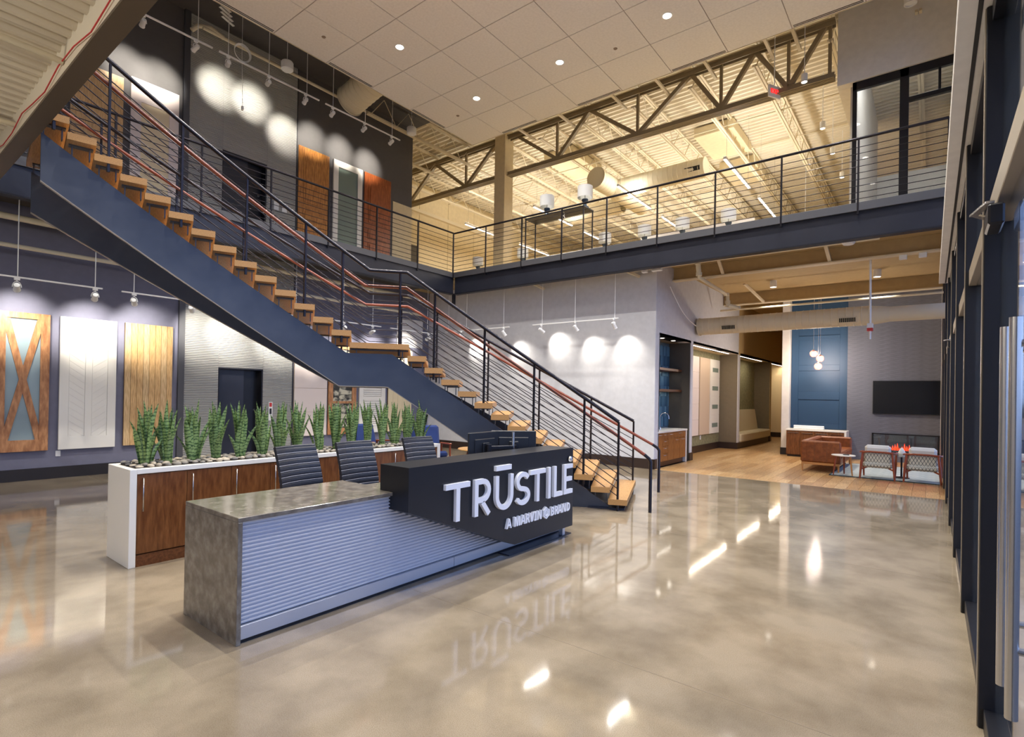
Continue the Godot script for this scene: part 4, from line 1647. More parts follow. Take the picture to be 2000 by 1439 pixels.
# ---------------------------------------------------------------- seats and screens
func office_chair():
	var t = thing("office_chair", "x", "chair", Vector3.ZERO, 0.0, "black ribbed office chairs behind the desk")
	# faces +x: sitter looks along +x
	var st = mb()
	for i in 5:
		var a = TAU * i / 5.0 + 0.3
		tube(st, [Vector3(0, 0.1, 0), Vector3(cos(a) * 0.3, 0.06, sin(a) * 0.3)], [0.022, 0.014], 8)
	obj("star_base", st, M.chrome, t)
	for i in 5:
		var a = TAU * i / 5.0 + 0.3
		st = mb()
		tube(st, [Vector3(cos(a) * 0.3 - sin(a) * 0.02, 0.028, sin(a) * 0.3 + cos(a) * 0.02), Vector3(cos(a) * 0.3 + sin(a) * 0.02, 0.028, sin(a) * 0.3 - cos(a) * 0.02)], 0.028, 12)
		obj("castor", st, M.black_plastic, t)
	st = mb()
	tube(st, [Vector3(0, 0.08, 0), Vector3(0, 0.44, 0)], 0.025, 12)
	obj("gas_post", st, M.chrome, t)
	st = mb()
	box(st, Vector3(0.0, 0.475, 0), Vector3(0.47, 0.06, 0.48), Basis(), 0.025)
	obj("seat", st, M.leather_black, t)
	for s in [-1.0, 1.0]:
		st = mb()
		tube(st, [Vector3(-0.2, 0.62, 0.26 * s), Vector3(0.12, 0.62, 0.27 * s), Vector3(0.16, 0.55, 0.27 * s), Vector3(0.12, 0.47, 0.22 * s)], 0.012, 8)
		obj("armrest", st, M.chrome, t)
	# back: a gently curved pad in padded strips, with pale seams
	var n = 11
	var prof = func(f):
		return Vector3(-0.21 - 0.13 * f + 0.03 * sin(f * PI), 0.50 + 0.57 * f, 0)
	st = mb()
	for i in n:
		for k in 3:
			var f0 = (i + k / 3.0) / n
			var f1 = (i + (k + 1) / 3.0) / n
			var p0 = prof.call(f0)
			var p1 = prof.call(f1)
			var b0 = 0.005 * sin(PI * k / 3.0)
			var b1 = 0.005 * sin(PI * (k + 1) / 3.0)
			var w0 = 0.235 - 0.012 * f0
			var w1 = 0.235 - 0.012 * f1
			for j in 4:
				var q0 = -1.0 + j * 0.5
				var q1 = q0 + 0.5
				var e = func(p, q, w, b, s): return p + Vector3(0.035 * q * q + s * (0.014 + b), 0, q * w)
				quad(st, e.call(p0, q0, w0, b0, 1), e.call(p1, q0, w1, b1, 1), e.call(p1, q1, w1, b1, 1), e.call(p0, q1, w0, b0, 1))
				quad(st, e.call(p0, q0, w0, b0, -1), e.call(p0, q1, w0, b0, -1), e.call(p1, q1, w1, b1, -1), e.call(p1, q0, w1, b1, -1))
			for q in [-1.0, 1.0]:
				var A = p0 + Vector3(0.035, 0, q * w0)
				var B = p1 + Vector3(0.035, 0, q * w1)
				quad(st, A + Vector3(-0.014 - b0, 0, 0), A + Vector3(0.014 + b0, 0, 0), B + Vector3(0.014 + b1, 0, 0), B + Vector3(-0.014 - b1, 0, 0))
	var p1 = prof.call(1.0)
	tube(st, [p1 + Vector3(0.035, 0, -0.222), p1 + Vector3(0.009, 0, -0.11), p1, p1 + Vector3(0.009, 0, 0.11), p1 + Vector3(0.035, 0, 0.222)], 0.016, 8)
	var back = obj("backrest", st, M.leather_black, t)
	for i in range(1, n):
		var f = float(i) / n
		for s in [-1.0, 1.0]:
			st = mb()
			var p = prof.call(f) + Vector3(s * 0.0155, 0, 0)
			var w = 0.235 - 0.012 * f
			tube(st, [p + Vector3(0.035, 0, -w), p + Vector3(0.009, 0, -w / 2), p, p + Vector3(0.009, 0, w / 2), p + Vector3(0.035, 0, w)], 0.003, 4, false)
			obj("seam", st, M.stitch, back)
	return t

func seating():
	var c = office_chair()
	c.position = Vector3(-4.42, 0, -2.80)
	c.rotation.y = 0.16
	c.set_meta("label", "black ribbed office chair nearest the stone end of the desk")
	dup(c, Vector3(-4.42, 0, -3.42), 0.05, "black ribbed office chair between the other two behind the desk")
	dup(c, Vector3(-4.42, 0, -4.28), 0.0, "black ribbed office chair nearest the screens on the desk")
	# two monitors on one arm
	for q in [[-3.95, -4.57, 0.06, "wide black monitor seen from behind on the desk, nearer the chairs"], [-3.86, -5.0, -0.75, "black monitor seen from behind, angled beside its twin on the desk"]]:
		var t = thing("monitor", q[3], "monitor", Vector3(q[0], 0.73, q[1]), q[2], "monitors on the desk")
		var st = mb()
		box(st, Vector3(0, 0.28, 0), Vector3(0.03, 0.33, 0.54), Basis(), 0.008)
		box(st, Vector3(0.018, 0.27, 0), Vector3(0.02, 0.2, 0.36), Basis(), 0.008)
		obj("case", st, M.black_plastic, t)
		st = mb()
		box(st, Vector3(-0.0155, 0.28, 0), Vector3(0.002, 0.31, 0.52))
		obj("display", st, M.screen, t)
		st = mb()
		box(st, Vector3(0.035, 0.27, 0), Vector3(0.02, 0.11, 0.11), Basis(), 0.006)
		obj("mount_plate", st, M.black_plastic, t)
	var arm = thing_w("double_monitor_stand", "black double monitor stand with a steel post on the desk", "monitor stand", Vector3(-3.74, 0.73, -4.84))
	var st = mb()
	tube(st, [Vector3(-3.74, 0.73, -4.84), Vector3(-3.74, 1.17, -4.84)], 0.017, 12)
	obj("post", st, M.stainless, arm)
	for q in [[Vector3(-3.87, 1.0, -4.57)], [Vector3(-3.79, 1.0, -4.96)]]:
		st = mb()
		bar(st, Vector3(-3.74, 1.0, -4.84), q[0], 0.035, 0.045, Vector3.UP, 0.006)
		lathe(st, [Vector2(0.0, -0.04), Vector2(0.03, -0.04), Vector2(0.03, 0.04), Vector2(0.0, 0.04)], q[0], 14)
		obj("arm", st, M.dark_steel, arm)
	# blue lounge chairs and low tables behind the planter
	var lc = thing("lounge_chair", "navy lounge chair with dark wooden arms beyond the planter", "chair", Vector3(-7.75, 0, -7.35), -0.5, "navy lounge chairs beyond the planter")
	navy_chair(lc)
	dup(lc, Vector3(-8.85, 0, -6.9), 0.1, "navy lounge chair partly hidden by the snake plants")
	var tb = thing("coffee_table", "round oak coffee table on splayed dark legs beyond the navy chair", "table", Vector3(-7.45, 0, -8.45))
	st = mb()
	lathe(st, [Vector2(0.0, 0.43), Vector2(0.40, 0.43), Vector2(0.43, 0.445), Vector2(0.42, 0.46), Vector2(0.0, 0.46)], Vector3.ZERO, 32)
	obj("top", st, M.oak, tb)
	for i in 4:
		var a = TAU * i / 4.0 + 0.4
		st = mb()
		tube(st, [Vector3(cos(a) * 0.22, 0.43, sin(a) * 0.22), Vector3(cos(a) * 0.34, 0.0, sin(a) * 0.34)], [0.024, 0.014], 10)
		obj("leg", st, M.teak, tb)
	tb = thing("glass_table", "low round glass table in front of the navy chair", "table", Vector3(-6.75, 0, -7.45))
	st = mb()
	lathe(st, [Vector2(0.0, 0.36), Vector2(0.36, 0.36), Vector2(0.36, 0.372), Vector2(0.0, 0.372)], Vector3.ZERO, 32)
	obj("top", st, M.clear_glass, tb)
	st = mb()
	lathe(st, [Vector2(0.35, 0.358), Vector2(0.37, 0.358), Vector2(0.37, 0.374), Vector2(0.36, 0.376)], Vector3.ZERO, 32)
	obj("rim", st, M.dark_steel, tb)
	for i in 3:
		var a = TAU * i / 3.0
		st = mb()
		tube(st, [Vector3(cos(a) * 0.3, 0.36, sin(a) * 0.3), Vector3(cos(a) * 0.2, 0.0, sin(a) * 0.2)], 0.012, 8)
		obj("leg", st, M.dark_steel, tb)
	var pot = thing("potted_succulent", "tiny green succulent in a pale pot on the oak coffee table", "plant", Vector3(-7.25, 0.46, -8.3))
	st = mb()
	lathe(st, [Vector2(0.0, 0.0), Vector2(0.05, 0.0), Vector2(0.065, 0.09), Vector2(0.055, 0.09), Vector2(0.05, 0.075), Vector2(0.0, 0.075)], Vector3.ZERO, 18)
	obj("pot", st, M.white_laminate, pot)
	for i in 9:
		var a = TAU * i / 9.0
		st = mb()
		tube(st, [Vector3(0, 0.07, 0), Vector3(cos(a) * 0.04, 0.11, sin(a) * 0.04), Vector3(cos(a) * 0.06, 0.14, sin(a) * 0.06)], [0.014, 0.012, 0.002], 6)
		obj("leaf", st, M.leaf_edge, pot)

func navy_chair(t):
	var st = mb()
	box(st, Vector3(0.03, 0.39, 0), Vector3(0.62, 0.13, 0.56), Basis(Vector3.BACK, 0.12), 0.04)
	obj("seat_cushion", st, M.navy_cloth, t)
	st = mb()
	box(st, Vector3(-0.33, 0.66, 0), Vector3(0.13, 0.58, 0.56), Basis(Vector3.BACK, 0.28), 0.045)
	obj("back_cushion", st, M.navy_cloth, t)
	for s in [-1.0, 1.0]:
		st = mb()
		bar(st, Vector3(-0.36, 0.58, 0.33 * s), Vector3(0.32, 0.62, 0.33 * s), 0.05, 0.03, Vector3.UP, 0.008)
		obj("armrest", st, M.teak, t)
		for x in [-0.3, 0.28]:
			st = mb()
			tube(st, [Vector3(x * 1.15, 0.0, 0.33 * s), Vector3(x, 0.6, 0.33 * s)], [0.014, 0.021], 8)
			obj("leg", st, M.teak, t)
		st = mb()
		bar(st, Vector3(-0.33, 0.34, 0.33 * s), Vector3(0.3, 0.33, 0.33 * s), 0.025, 0.04)
		obj("side_rail", st, M.teak, t)

# ---------------------------------------------------------------- corridor wall with four niches
func strip_light(at, length, label, e):
	# led strip set in a niche ceiling, running along z
	var t = thing("led_strip", label, "strip light", at, 0.0, "led strips over the niches")
	var st = mb()
	box(st, Vector3.ZERO, Vector3(0.05, 0.014, length), Basis(), 0.003)
	obj("housing", st, M.white_plastic, t)
	st = mb()
	box(st, Vector3(0, -0.008, 0), Vector3(0.034, 0.006, length - 0.02))
	obj("light_diffuser", st, M.lit_led, t)
	area(at + Vector3(0, -0.02, 0), at + Vector3(0, -2, 0), 0.04, length, e, Color(1, 0.93, 0.82), t, Vector3.FORWARD)

func corridor():
	var top = 2.98
	var D = 0.58
	var st = mb()
	for p in [[GZ - 0.24, -11.5], [-13.52, -13.68], [-17.76, -17.98]]:
		bx(st, Vector3(CX - D, 0, p[1]), Vector3(CX, top, p[0]), 0.004)
	bx(st, Vector3(CX - 0.3, top, -17.8), Vector3(CX, 4.62, GZ - 0.24))
	solid("wall_corridor", st, M.grey_paint)
	st = mb()
	for p in [[-22.09, -22.25], [-24.7, -25.9]]:
		bx(st, Vector3(CX - D, 0, p[1]), Vector3(CX, top, p[0]), 0.004)
	bx(st, Vector3(CX - 0.3, top, -25.9), Vector3(CX, 4.62, -17.8))
	solid("wall_corridor", st, M.tan_paint)
	# niche linings: back, far side, ceiling
	var N = [[-11.5, -13.52, M.grout, M.dark_taupe, M.taupe_paint], [-13.68, -17.76, M.sage_cloth, M.taupe_paint, M.beige_paint], [-17.98, -22.09, M.sage_cloth, M.taupe_paint, M.beige_paint], [-22.25, -24.7, M.sage_cloth, M.cream_door, M.beige_paint]]
	var k = 1
	for n in N:
		st = mb()
		bx(st, Vector3(CX - D - 0.1, 0, n[1]), Vector3(CX - D + 0.01, top + 0.1, n[0]))
		solid("wall_niche", st, n[2])
		st = mb()
		bx(st, Vector3(CX - D, 0, n[1]), Vector3(CX - 0.02, top, n[1] + 0.012))
		bx(st, Vector3(CX - D, 0, n[0] - 0.012), Vector3(CX - 0.02, top, n[0]))
		solid("wall_niche", st, n[3])
		st = mb()
		bx(st, Vector3(CX - D, top, n[1]), Vector3(CX - 0.0, top + 0.06, n[0]))
		solid("ceiling", st, n[4])
		st = mb()
		if k > 1:
			bx(st, Vector3(CX - D, 0, n[1]), Vector3(CX - D + 0.025, 0.2, n[0]))
			bx(st, Vector3(CX - D, 0, n[1] + 0.012), Vector3(CX + 0.012, 0.2, n[1] + 0.026))
		bx(st, Vector3(CX - 0.02, 0, n[1] - 0.21), Vector3(CX + 0.012, 0.2, n[1] + 0.02))
		solid("baseboard_niche", st, M.base_brown)
		k += 1
	st = mb()
	for q in [[-13.68, -17.76], [-17.98, -22.09], [-22.25, -24.7]]:
		bx(st, Vector3(CX - D, -0.02, q[1]), Vector3(CX, 0.0, q[0]))
	solid("floor", st, M.plank1)
	strip_light(Vector3(-4.91, top - 0.01, -15.5), 3.2, "glowing led strip over the niche with hung doors", 1.3)
	strip_light(Vector3(-4.88, top - 0.01, -19.6), 2.9, "glowing led strip over the bench niche", 1.3)
	strip_light(Vector3(-4.88, top - 0.01, -23.5), 2.2, "glowing led strip over the farthest niche", 1.3)
	for z in [-12.1, -12.78]:
		var t = thing("niche_downlight", "small round downlight in the sink niche ceiling, %s" % ("nearer the grey wall corner" if z > -12.5 else "nearer the dark side wall"), "downlight", Vector3(-4.98, top, z), 0.0, "downlights over the sink niche")
		st = mb()
		lathe(st, [Vector2(0.05, -0.002), Vector2(0.062, -0.005), Vector2(0.066, 0.0)], Vector3.ZERO, 18)
		obj("trim_ring", st, M.white_plastic, t)
		st = mb()
		lathe(st, [Vector2(0.0, -0.002), Vector2(0.052, -0.002)], Vector3.ZERO, 18)
		obj("light_lens", st, M.lit_down, t)
		spot(Vector3(-4.98, top - 0.02, z), Vector3(-5.05, 0, z), 0.5, 40, 0.8, WARM, 0.04, t)
	# blue tile backing, each tile set on its own
	var bt = thing_w("tile_backsplash", "glossy blue stacked tiles behind the sink", "tiles", Vector3(CX - D, 0.85, -12.5))
	var rng = RandomNumberGenerator.new()
	rng.seed = 15
	st = mb()
	box(st, Vector3.ZERO, Vector3(0.012, 0.252, 0.092), Basis(), 0.003)
	var tm = st.commit()
	for i in 21:
		for j in 8:
			var z = -11.56 - i * 0.096
			var y = 0.98 + j * 0.256
			if y > 2.9 or z < -13.48:
				continue
			put("tile", tm, M["blue_tile%d" % (rng.randi() % 4)], bt, Transform3D(Basis(Vector3.UP, rng.randf_range(-0.03, 0.03)) * Basis(Vector3.BACK, rng.randf_range(-0.02, 0.02)), Vector3(CX - D + 0.018, y, z)))
	for q in [[2.27, "upper"], [1.76, "lower"]]:
		st = mb()
		bx(st, Vector3(CX - D + 0.012, q[0] - 0.03, -13.5), Vector3(CX - 0.22, q[0] + 0.03, -11.52), 0.003)
		var sh = tag(obj("wall_shelf", st, M.walnut_flat, self), "%s thick walnut floating shelf in the sink niche" % q[0 + 1], "shelf", "floating shelves in the sink niche")
		area(Vector3(CX - 0.4, q[0] - 0.04, -12.6), Vector3(CX - 0.4, 0, -12.6), 0.03, 1.6, 0.10, WARM, sh, Vector3.FORWARD)
	# sink cabinet
	var c = thing_w("sink_cabinet", "honey oak sink cabinet with a white counter in the tiled niche", "cabinet", Vector3(CX, 0, -12.4))
	st = mb()
	bx(st, Vector3(CX - D + 0.012, 0.12, -13.26), Vector3(CX - 0.03, 0.78, -11.51))
	obj("body", st, M.cabinet_oak, c)
	st = mb()
	bx(st, Vector3(CX - D + 0.012, 0.78, -13.32), Vector3(CX + 0.01, 0.82, -11.51), 0.003)
	bx(st, Vector3(CX - D + 0.012, 0.0, -13.32), Vector3(CX + 0.0, 0.78, -13.27), 0.003)
	obj("counter", st, M.white_laminate, c)
	st = mb()
	bx(st, Vector3(CX - D + 0.05, 0.0, -13.26), Vector3(CX - 0.08, 0.12, -11.51))
	obj("plinth", st, M.walnut_flat, c)
	var fronts = [[-11.52, -11.80, 0.13, 0.77, "door"], [-11.81, -12.12, 0.63, 0.77, "drawer"], [-11.81, -12.12, 0.47, 0.62, "drawer"], [-11.81, -12.12, 0.31, 0.46, "drawer"], [-11.81, -12.12, 0.13, 0.30, "drawer"], [-12.13, -12.48, 0.13, 0.77, "door"], [-12.49, -12.86, 0.13, 0.62, "door"], [-12.87, -13.25, 0.13, 0.62, "door"], [-12.49, -13.25, 0.63, 0.77, "drawer"]]
	for f in fronts:
		st = mb()
		bx(st, Vector3(CX - 0.03, f[2], f[1] + 0.003), Vector3(CX - 0.01, f[3], f[0] - 0.003), 0.002)
		var d = obj(f[4], st, M.cabinet_oak, c)
		st = mb()
		var zm = (f[0] + f[1]) / 2
		tube(st, [Vector3(CX - 0.01, f[3] - 0.04, zm - 0.08), Vector3(CX + 0.015, f[3] - 0.04, zm - 0.08), Vector3(CX + 0.015, f[3] - 0.04, zm + 0.08), Vector3(CX - 0.01, f[3] - 0.04, zm + 0.08)], 0.006, 6)
		obj("handle", st, M.chrome, d)
	var fa = thing("faucet", "chrome gooseneck faucet on the white sink counter", "faucet", Vector3(-5.15, 0.82, -12.46))
	st = mb()
	var pts = [Vector3(0, 0, 0), Vector3(0, 0.30, 0)]
	for i in 9:
		var a = PI - PI * 0.92 * i / 8.0
		pts.append(Vector3(0.10 + 0.10 * cos(a), 0.30 + 0.10 * sin(a), -0.03 * i / 8.0))
	pts.append(pts[-1] + Vector3(0.01, -0.07, 0))
	tube(st, pts, 0.011, 10)
	obj("spout", st, M.chrome, fa)
	st = mb()
	lathe(st, [Vector2(0.025, 0), Vector2(0.022, 0.04), Vector2(0.012, 0.05)], Vector3.ZERO, 14)
	obj("base", st, M.chrome, fa)
	# doors hung in the niches
	var xb = CX - D + 0.012
	var nd = func(label, z0, z1, mat, panels, lites):
		var t = thing_w("display_door", label, "display door", Vector3(xb, 0.5, (z0 + z1) / 2), "doors hung in the corridor niches")
		var s = mb()
		bx(s, Vector3(xb, 0.5, z1), Vector3(xb + 0.04, 2.79, z0), 0.003)
		obj("slab", s, mat, t)
		for i in panels:
			s = mb()
			bx(s, Vector3(xb + 0.04, 0.5 + 2.29 * i / panels + 0.004, z1 + 0.002), Vector3(xb + 0.05, 0.5 + 2.29 * (i + 1) / panels - 0.004, z0 - 0.002), 0.002)
			obj("panel", s, mat, t)
		for v in lites:
			s = mb()
			bx(s, Vector3(xb + 0.045, v, z1 + 0.16), Vector3(xb + 0.056, v + 0.13, z0 - 0.2), 0.002)
			obj("lite", s, M.green_frost, t)
	nd.call("pale door with fine grooves in the first corridor niche", -14.8, -15.68, M.pink_door, 5, [])
	nd.call("linen brown door in the first corridor niche", -15.77, -16.65, M.linen_door, 1, [])
	nd.call("white door with four small glass lites in the corridor niche", -16.70, -17.6, M.white_laminate, 8, [2.40, 1.83, 1.26, 0.69])
	nd.call("golden door in the farthest corridor niche", -22.4, -23.3, M.alder, 5, [])
	nd.call("linen panelled door in the farthest corridor niche", -23.4, -24.5, M.linen_door, 2, [])
	st = mb()
	bx(st, Vector3(xb, 0.36, -16.02), Vector3(xb + 0.012, 0.48, -15.95))
	tag(obj("socket_plate", st, M.white_plastic, self), "white socket plate below the linen brown door", "socket")
	# upholstered bench
	var b = thing_w("banquette_bench", "cream upholstered bench with a leaning back in the corridor niche", "bench", Vector3(CX, 0, -20))
	st = mb()
	bx(st, Vector3(CX - D + 0.02, 0.0, -21.95), Vector3(CX + 0.0, 0.19, -18.0))
	obj("plinth", st, M.base_brown, b)
	st = mb()
	bx(st, Vector3(CX - D + 0.1, 0.19, -22.0), Vector3(CX + 0.05, 0.47, -18.0), 0.04)
	obj("seat_cushion", st, M.bench_cloth, b)
	st = mb()
	prism(st, [Vector2(0.0, 0.44), Vector2(0.24, 0.44), Vector2(0.12, 1.2), Vector2(0.0, 1.2)], Vector3(CX - D + 0.02, 0, -18.0), Vector3.RIGHT, Vector3.UP, Vector3(0, 0, -3.7))
	obj("back_cushion", st, M.bench_cloth, b)

# ---------------------------------------------------------------- lounge
func lounge():
	# back wall: white post, blue panelling, grasscloth with screen and fire
	var st = mb()
	bx(st, Vector3(-1.81, 0, LZ - 0.2), Vector3(0.6, 4.62, LZ))
	solid("wall_lounge", st, M.grasscloth)
	st = mb()
	bx(st, Vector3(-3.22, 0, LZ - 0.35), Vector3(-1.81, 4.62, LZ - 0.1))
	solid("wall_lounge", st, M.blue_panel)
	var fr = struct("trim_5")
	for r in [[-3.03, 0.78, -2.0, 0.92], [-3.03, 1.6, -2.0, 1.82], [-3.03, 2.42, -2.0, 2.58], [-3.03, 3.3, -2.0, 3.42], [-3.21, 0.78, -3.03, 4.6], [-2.0, 0.78, -1.815, 4.6]]:
		st = mb()
		bx(st, Vector3(r[0], r[1], LZ - 0.1), Vector3(r[2], r[3], LZ - 0.075), 0.004)
		obj("panel_rail", st, M.blue_panel, fr)
	st = mb()
	bx(st, Vector3(-3.42, 0, LZ - 0.45), Vector3(-3.22, 4.62, LZ + 0.15), 0.006)
	solid("wall_post", st, M.white_paint)
	st = mb()
	bx(st, Vector3(-3.435, 0, LZ + 0.15), Vector3(-3.21, 0.2, LZ + 0.165))
	solid("baseboard_post", st, M.base_black)
	st = mb()
	bx(st, Vector3(0.22, 0, LZ), Vector3(0.32, 4.4, -12.4), 0.004)
	st = mb()
	bx(st, Vector3(-3.3, 0, -25.9), Vector3(-3.2, 4.62, LZ - 0.4))
	solid("wall_corridor", st, M.tan_paint)
	# television
	var t = thing_w("television", "large black television on the grey grasscloth wall", "television", Vector3(-0.5, 1.25, LZ))
	st = mb()
	bx(st, Vector3(-1.22, 1.25, LZ + 0.01), Vector3(0.20, 2.13, LZ + 0.06), 0.006)
	obj("case", st, M.black_plastic, t)
	st = mb()
	bx(st, Vector3(-1.205, 1.27, LZ + 0.0605), Vector3(0.185, 2.115, LZ + 0.062))
	obj("screen", st, M.screen, t)
	# fireplace
	var f = thing_w("fireplace", "long low electric fireplace with red flames under the television", "fireplace", Vector3(-0.5, 0.25, LZ))
	st = mb()
	prism(st, [Vector2(-1.23, 0.24), Vector2(0.2, 0.24), Vector2(0.2, 0.74), Vector2(-1.23, 0.74)], Vector3(0, 0, LZ + 0.005), Vector3.RIGHT, Vector3.UP, Vector3(0, 0, 0.01))
	obj("firebox", st, M.screen, f)
	st = mb()
	for r in [[-1.23, 0.71, 0.2, 0.74], [-1.23, 0.24, 0.2, 0.27], [-1.23, 0.24, -1.20, 0.74], [0.17, 0.24, 0.2, 0.74]]:
		bx(st, Vector3(r[0], r[1], LZ + 0.015), Vector3(r[2], r[3], LZ + 0.05), 0.002)
	obj("surround", st, M.black_panel, f)
	var rng = RandomNumberGenerator.new()
	rng.seed = 3
	for i in 26:
		st = mb()
		var x = -1.12 + i * 0.05
		var h = rng.randf_range(0.05, 0.16) * (1.3 if i > 6 and i < 17 else 0.6)
		lathe(st, [Vector2(0.018, 0.0), Vector2(0.024, h * 0.3), Vector2(0.012, h * 0.7), Vector2(0.0, h)], Vector3(x, 0.31, LZ + 0.028), 7)
		obj("flame", st, M.lit_flame, f)
	st = mb()
	bx(st, Vector3(-1.19, 0.27, LZ + 0.044), Vector3(0.16, 0.71, LZ + 0.047))
	obj("glass_front", st, M.glass, f)
	area(Vector3(-0.5, 0.4, LZ + 0.06), Vector3(-0.5, 0.4, LZ + 3), 1.2, 0.1, 0.07, Color(1, 0.3, 0.1), f)
	# walnut cabinet under the blue wall
	var c = thing_w("walnut_cabinet", "low walnut cabinet with a white top below the blue panelled wall", "cabinet", Vector3(-2.5, 0, -17))
	var zf = -16.72
	st = mb()
	bx(st, Vector3(-3.2, 0.06, LZ - 0.07), Vector3(-1.80, 0.73, zf - 0.02))
	obj("body", st, M.walnut, c)
	st = mb()
	bx(st, Vector3(-3.22, 0.73, LZ - 0.07), Vector3(-1.75, 0.77, zf + 0.01), 0.003)
	bx(st, Vector3(-1.80, 0, LZ - 0.07), Vector3(-1.75, 0.73, zf + 0.01), 0.003)
	obj("top", st, M.white_laminate, c)
	st = mb()
	bx(st, Vector3(-3.18, 0.0, LZ - 0.07), Vector3(-1.82, 0.06, zf - 0.06))
	obj("plinth", st, M.base_brown, c)
	for i in 4:
		st = mb()
		bx(st, Vector3(-3.195 + i * 0.348, 0.07, zf - 0.02), Vector3(-2.853 + i * 0.348, 0.725, zf), 0.002)
		var d = obj("door", st, M.walnut, c)
		st = mb()
		bx(st, Vector3(-3.16 + i * 0.348, 0.66, zf), Vector3(-2.89 + i * 0.348, 0.675, zf + 0.014))
		obj("pull", st, M.chrome, d)
	st = mb()
	for i in 3:
		tube(st, [Vector3(-3.05, 0.80 + (0.045 if i == 2 else 0.0), -16.95 + (i - 1) * 0.06 - (0.06 if i == 2 else 0.0)), Vector3(-2.3, 0.80 + (0.045 if i == 2 else 0.0), -16.92 + (i - 1) * 0.06 - (0.06 if i == 2 else 0.0))], 0.03, 14)
	tag(obj("paper_rolls", st, M.white_plastic, self), "white paper rolls lying on the walnut cabinet", "paper roll")
	# pendant cluster
	for q in [[-2.484, 2.83, "highest copper glass globe pendant before the blue wall", -16.3], [-2.315, 2.69, "middle copper glass globe pendant before the blue wall", -16.22], [-2.39, 2.495, "lowest copper glass globe pendant before the blue wall", -16.42]]:
		var p = thing("globe_pendant", q[2], "pendant lamp", Vector3(q[0], q[1], q[3]), 0.0, "globe pendants before the blue wall")
		st = mb()
		tube(st, [Vector3(0, 0.08, 0), Vector3(0, 4.62 - q[1], 0)], 0.006, 6)
		obj("cord", st, M.stainless, p)
		st = mb()
		lathe(st, [Vector2(0.02, 0.11), Vector2(0.03, 0.09), Vector2(0.028, 0.05)], Vector3.ZERO, 14)
		obj("cap", st, M.stainless, p)
		st = mb()
		var prof = []
		for i in 11:
			var a = -PI / 2 + (PI * 0.92) * i / 10.0
			prof.append(Vector2(0.095 * cos(a), 0.095 * sin(a)))
		lathe(st, prof, Vector3.ZERO, 20)
		obj("globe", st, M.copper_glass, p)
		st = mb()
		lathe(st, [Vector2(0.0, -0.04), Vector2(0.03, -0.03), Vector2(0.04, 0.0), Vector2(0.02, 0.05)], Vector3.ZERO, 12)
		obj("bulb", st, M.lit_bulb, p)
		omni(Vector3(q[0], q[1], q[3]), 1.1, Color(1, 0.93, 0.86), 0.03, p)
	# rug
	var r = thing_w("area_rug", "pale woven grey area rug with a dark edge under the lounge chairs", "rug", Vector3(-0.7, 0, -14.5))
	st = mb()
	bx(st, Vector3(-1.66, 0.002, -15.95), Vector3(0.16, 0.014, -13.22))
	obj("field", st, M.rug, r)
	st = mb()
	for e in [[-1.68, -13.22, 0.16, -13.19], [-1.68, -15.98, 0.16, -15.95], [-1.69, -15.98, -1.66, -13.19]]:
		bx(st, Vector3(e[0], 0.002, min(e[1], e[3])), Vector3(e[2], 0.016, max(e[1], e[3])))
	obj("binding", st, M.rug_edge, r)
	sofa()
	# small round side table
	var s = thing("side_table", "small round side table with a white top beside the leather sofa", "table", Vector3(-1.45, 0.0, -13.38))
	st = mb()
	lathe(st, [Vector2(0.0, 0.415), Vector2(0.215, 0.415), Vector2(0.225, 0.425), Vector2(0.22, 0.435), Vector2(0.0, 0.435)], Vector3.ZERO, 28)
	obj("top", st, M.white_laminate, s)
	for i in 3:
		var a = TAU * i / 3.0 + 0.5
		st = mb()
		tube(st, [Vector3(cos(a) * 0.15, 0.415, sin(a) * 0.15), Vector3(cos(a) * 0.2, 0.0, sin(a) * 0.2)], [0.02, 0.013], 8)
		obj("leg", st, M.teak if i else M.honey, s)
	st = mb()
	box(st, Vector3(-1.40, 0.444, -13.36), Vector3(0.11, 0.016, 0.07), Basis(Vector3.UP, 0.3), 0.004)
	tag(obj("small_book", st, M.black_plastic, self), "small dark booklet lying on the white side table", "book")
	lounge_chair(Vector3(-0.83, 0.016, -13.32), 0.0, "lattice cloth wooden armchair nearer the leather sofa")
	lounge_chair(Vector3(-0.10, 0.016, -13.36), -0.04, "lattice cloth wooden armchair next to the window wall")
	# glass table between the chairs and the fire
	var g = thing("lounge_table", "glass topped table between the two wooden armchairs and the fire", "table", Vector3(-0.46, 0.014, -13.75))
	st = mb()
	lathe(st, [Vector2(0.0, 0.44), Vector2(0.2, 0.44), Vector2(0.2, 0.452), Vector2(0.0, 0.452)], Vector3.ZERO, 24)
	obj("top", st, M.clear_glass, g)
	st = mb()
	tube(st, [Vector3(0, 0.02, 0), Vector3(0, 0.44, 0)], 0.018, 10)
	lathe(st, [Vector2(0.0, 0.02), Vector2(0.14, 0.0), Vector2(0.14, 0.012), Vector2(0.0, 0.03)], Vector3.ZERO, 20)
	obj("stand", st, M.dark_steel, g)
	var v = thing("glass_vase", "small clear faceted vase on the glass table", "vase", Vector3(-0.46, 0.466, -13.75))
	st = mb()
	lathe(st, [Vector2(0.0, 0.0), Vector2(0.05, 0.0), Vector2(0.075, 0.05), Vector2(0.05, 0.11), Vector2(0.012, 0.17), Vector2(0.0, 0.17)], Vector3.ZERO, 7)
	obj("body", st, M.pillow_white, v)

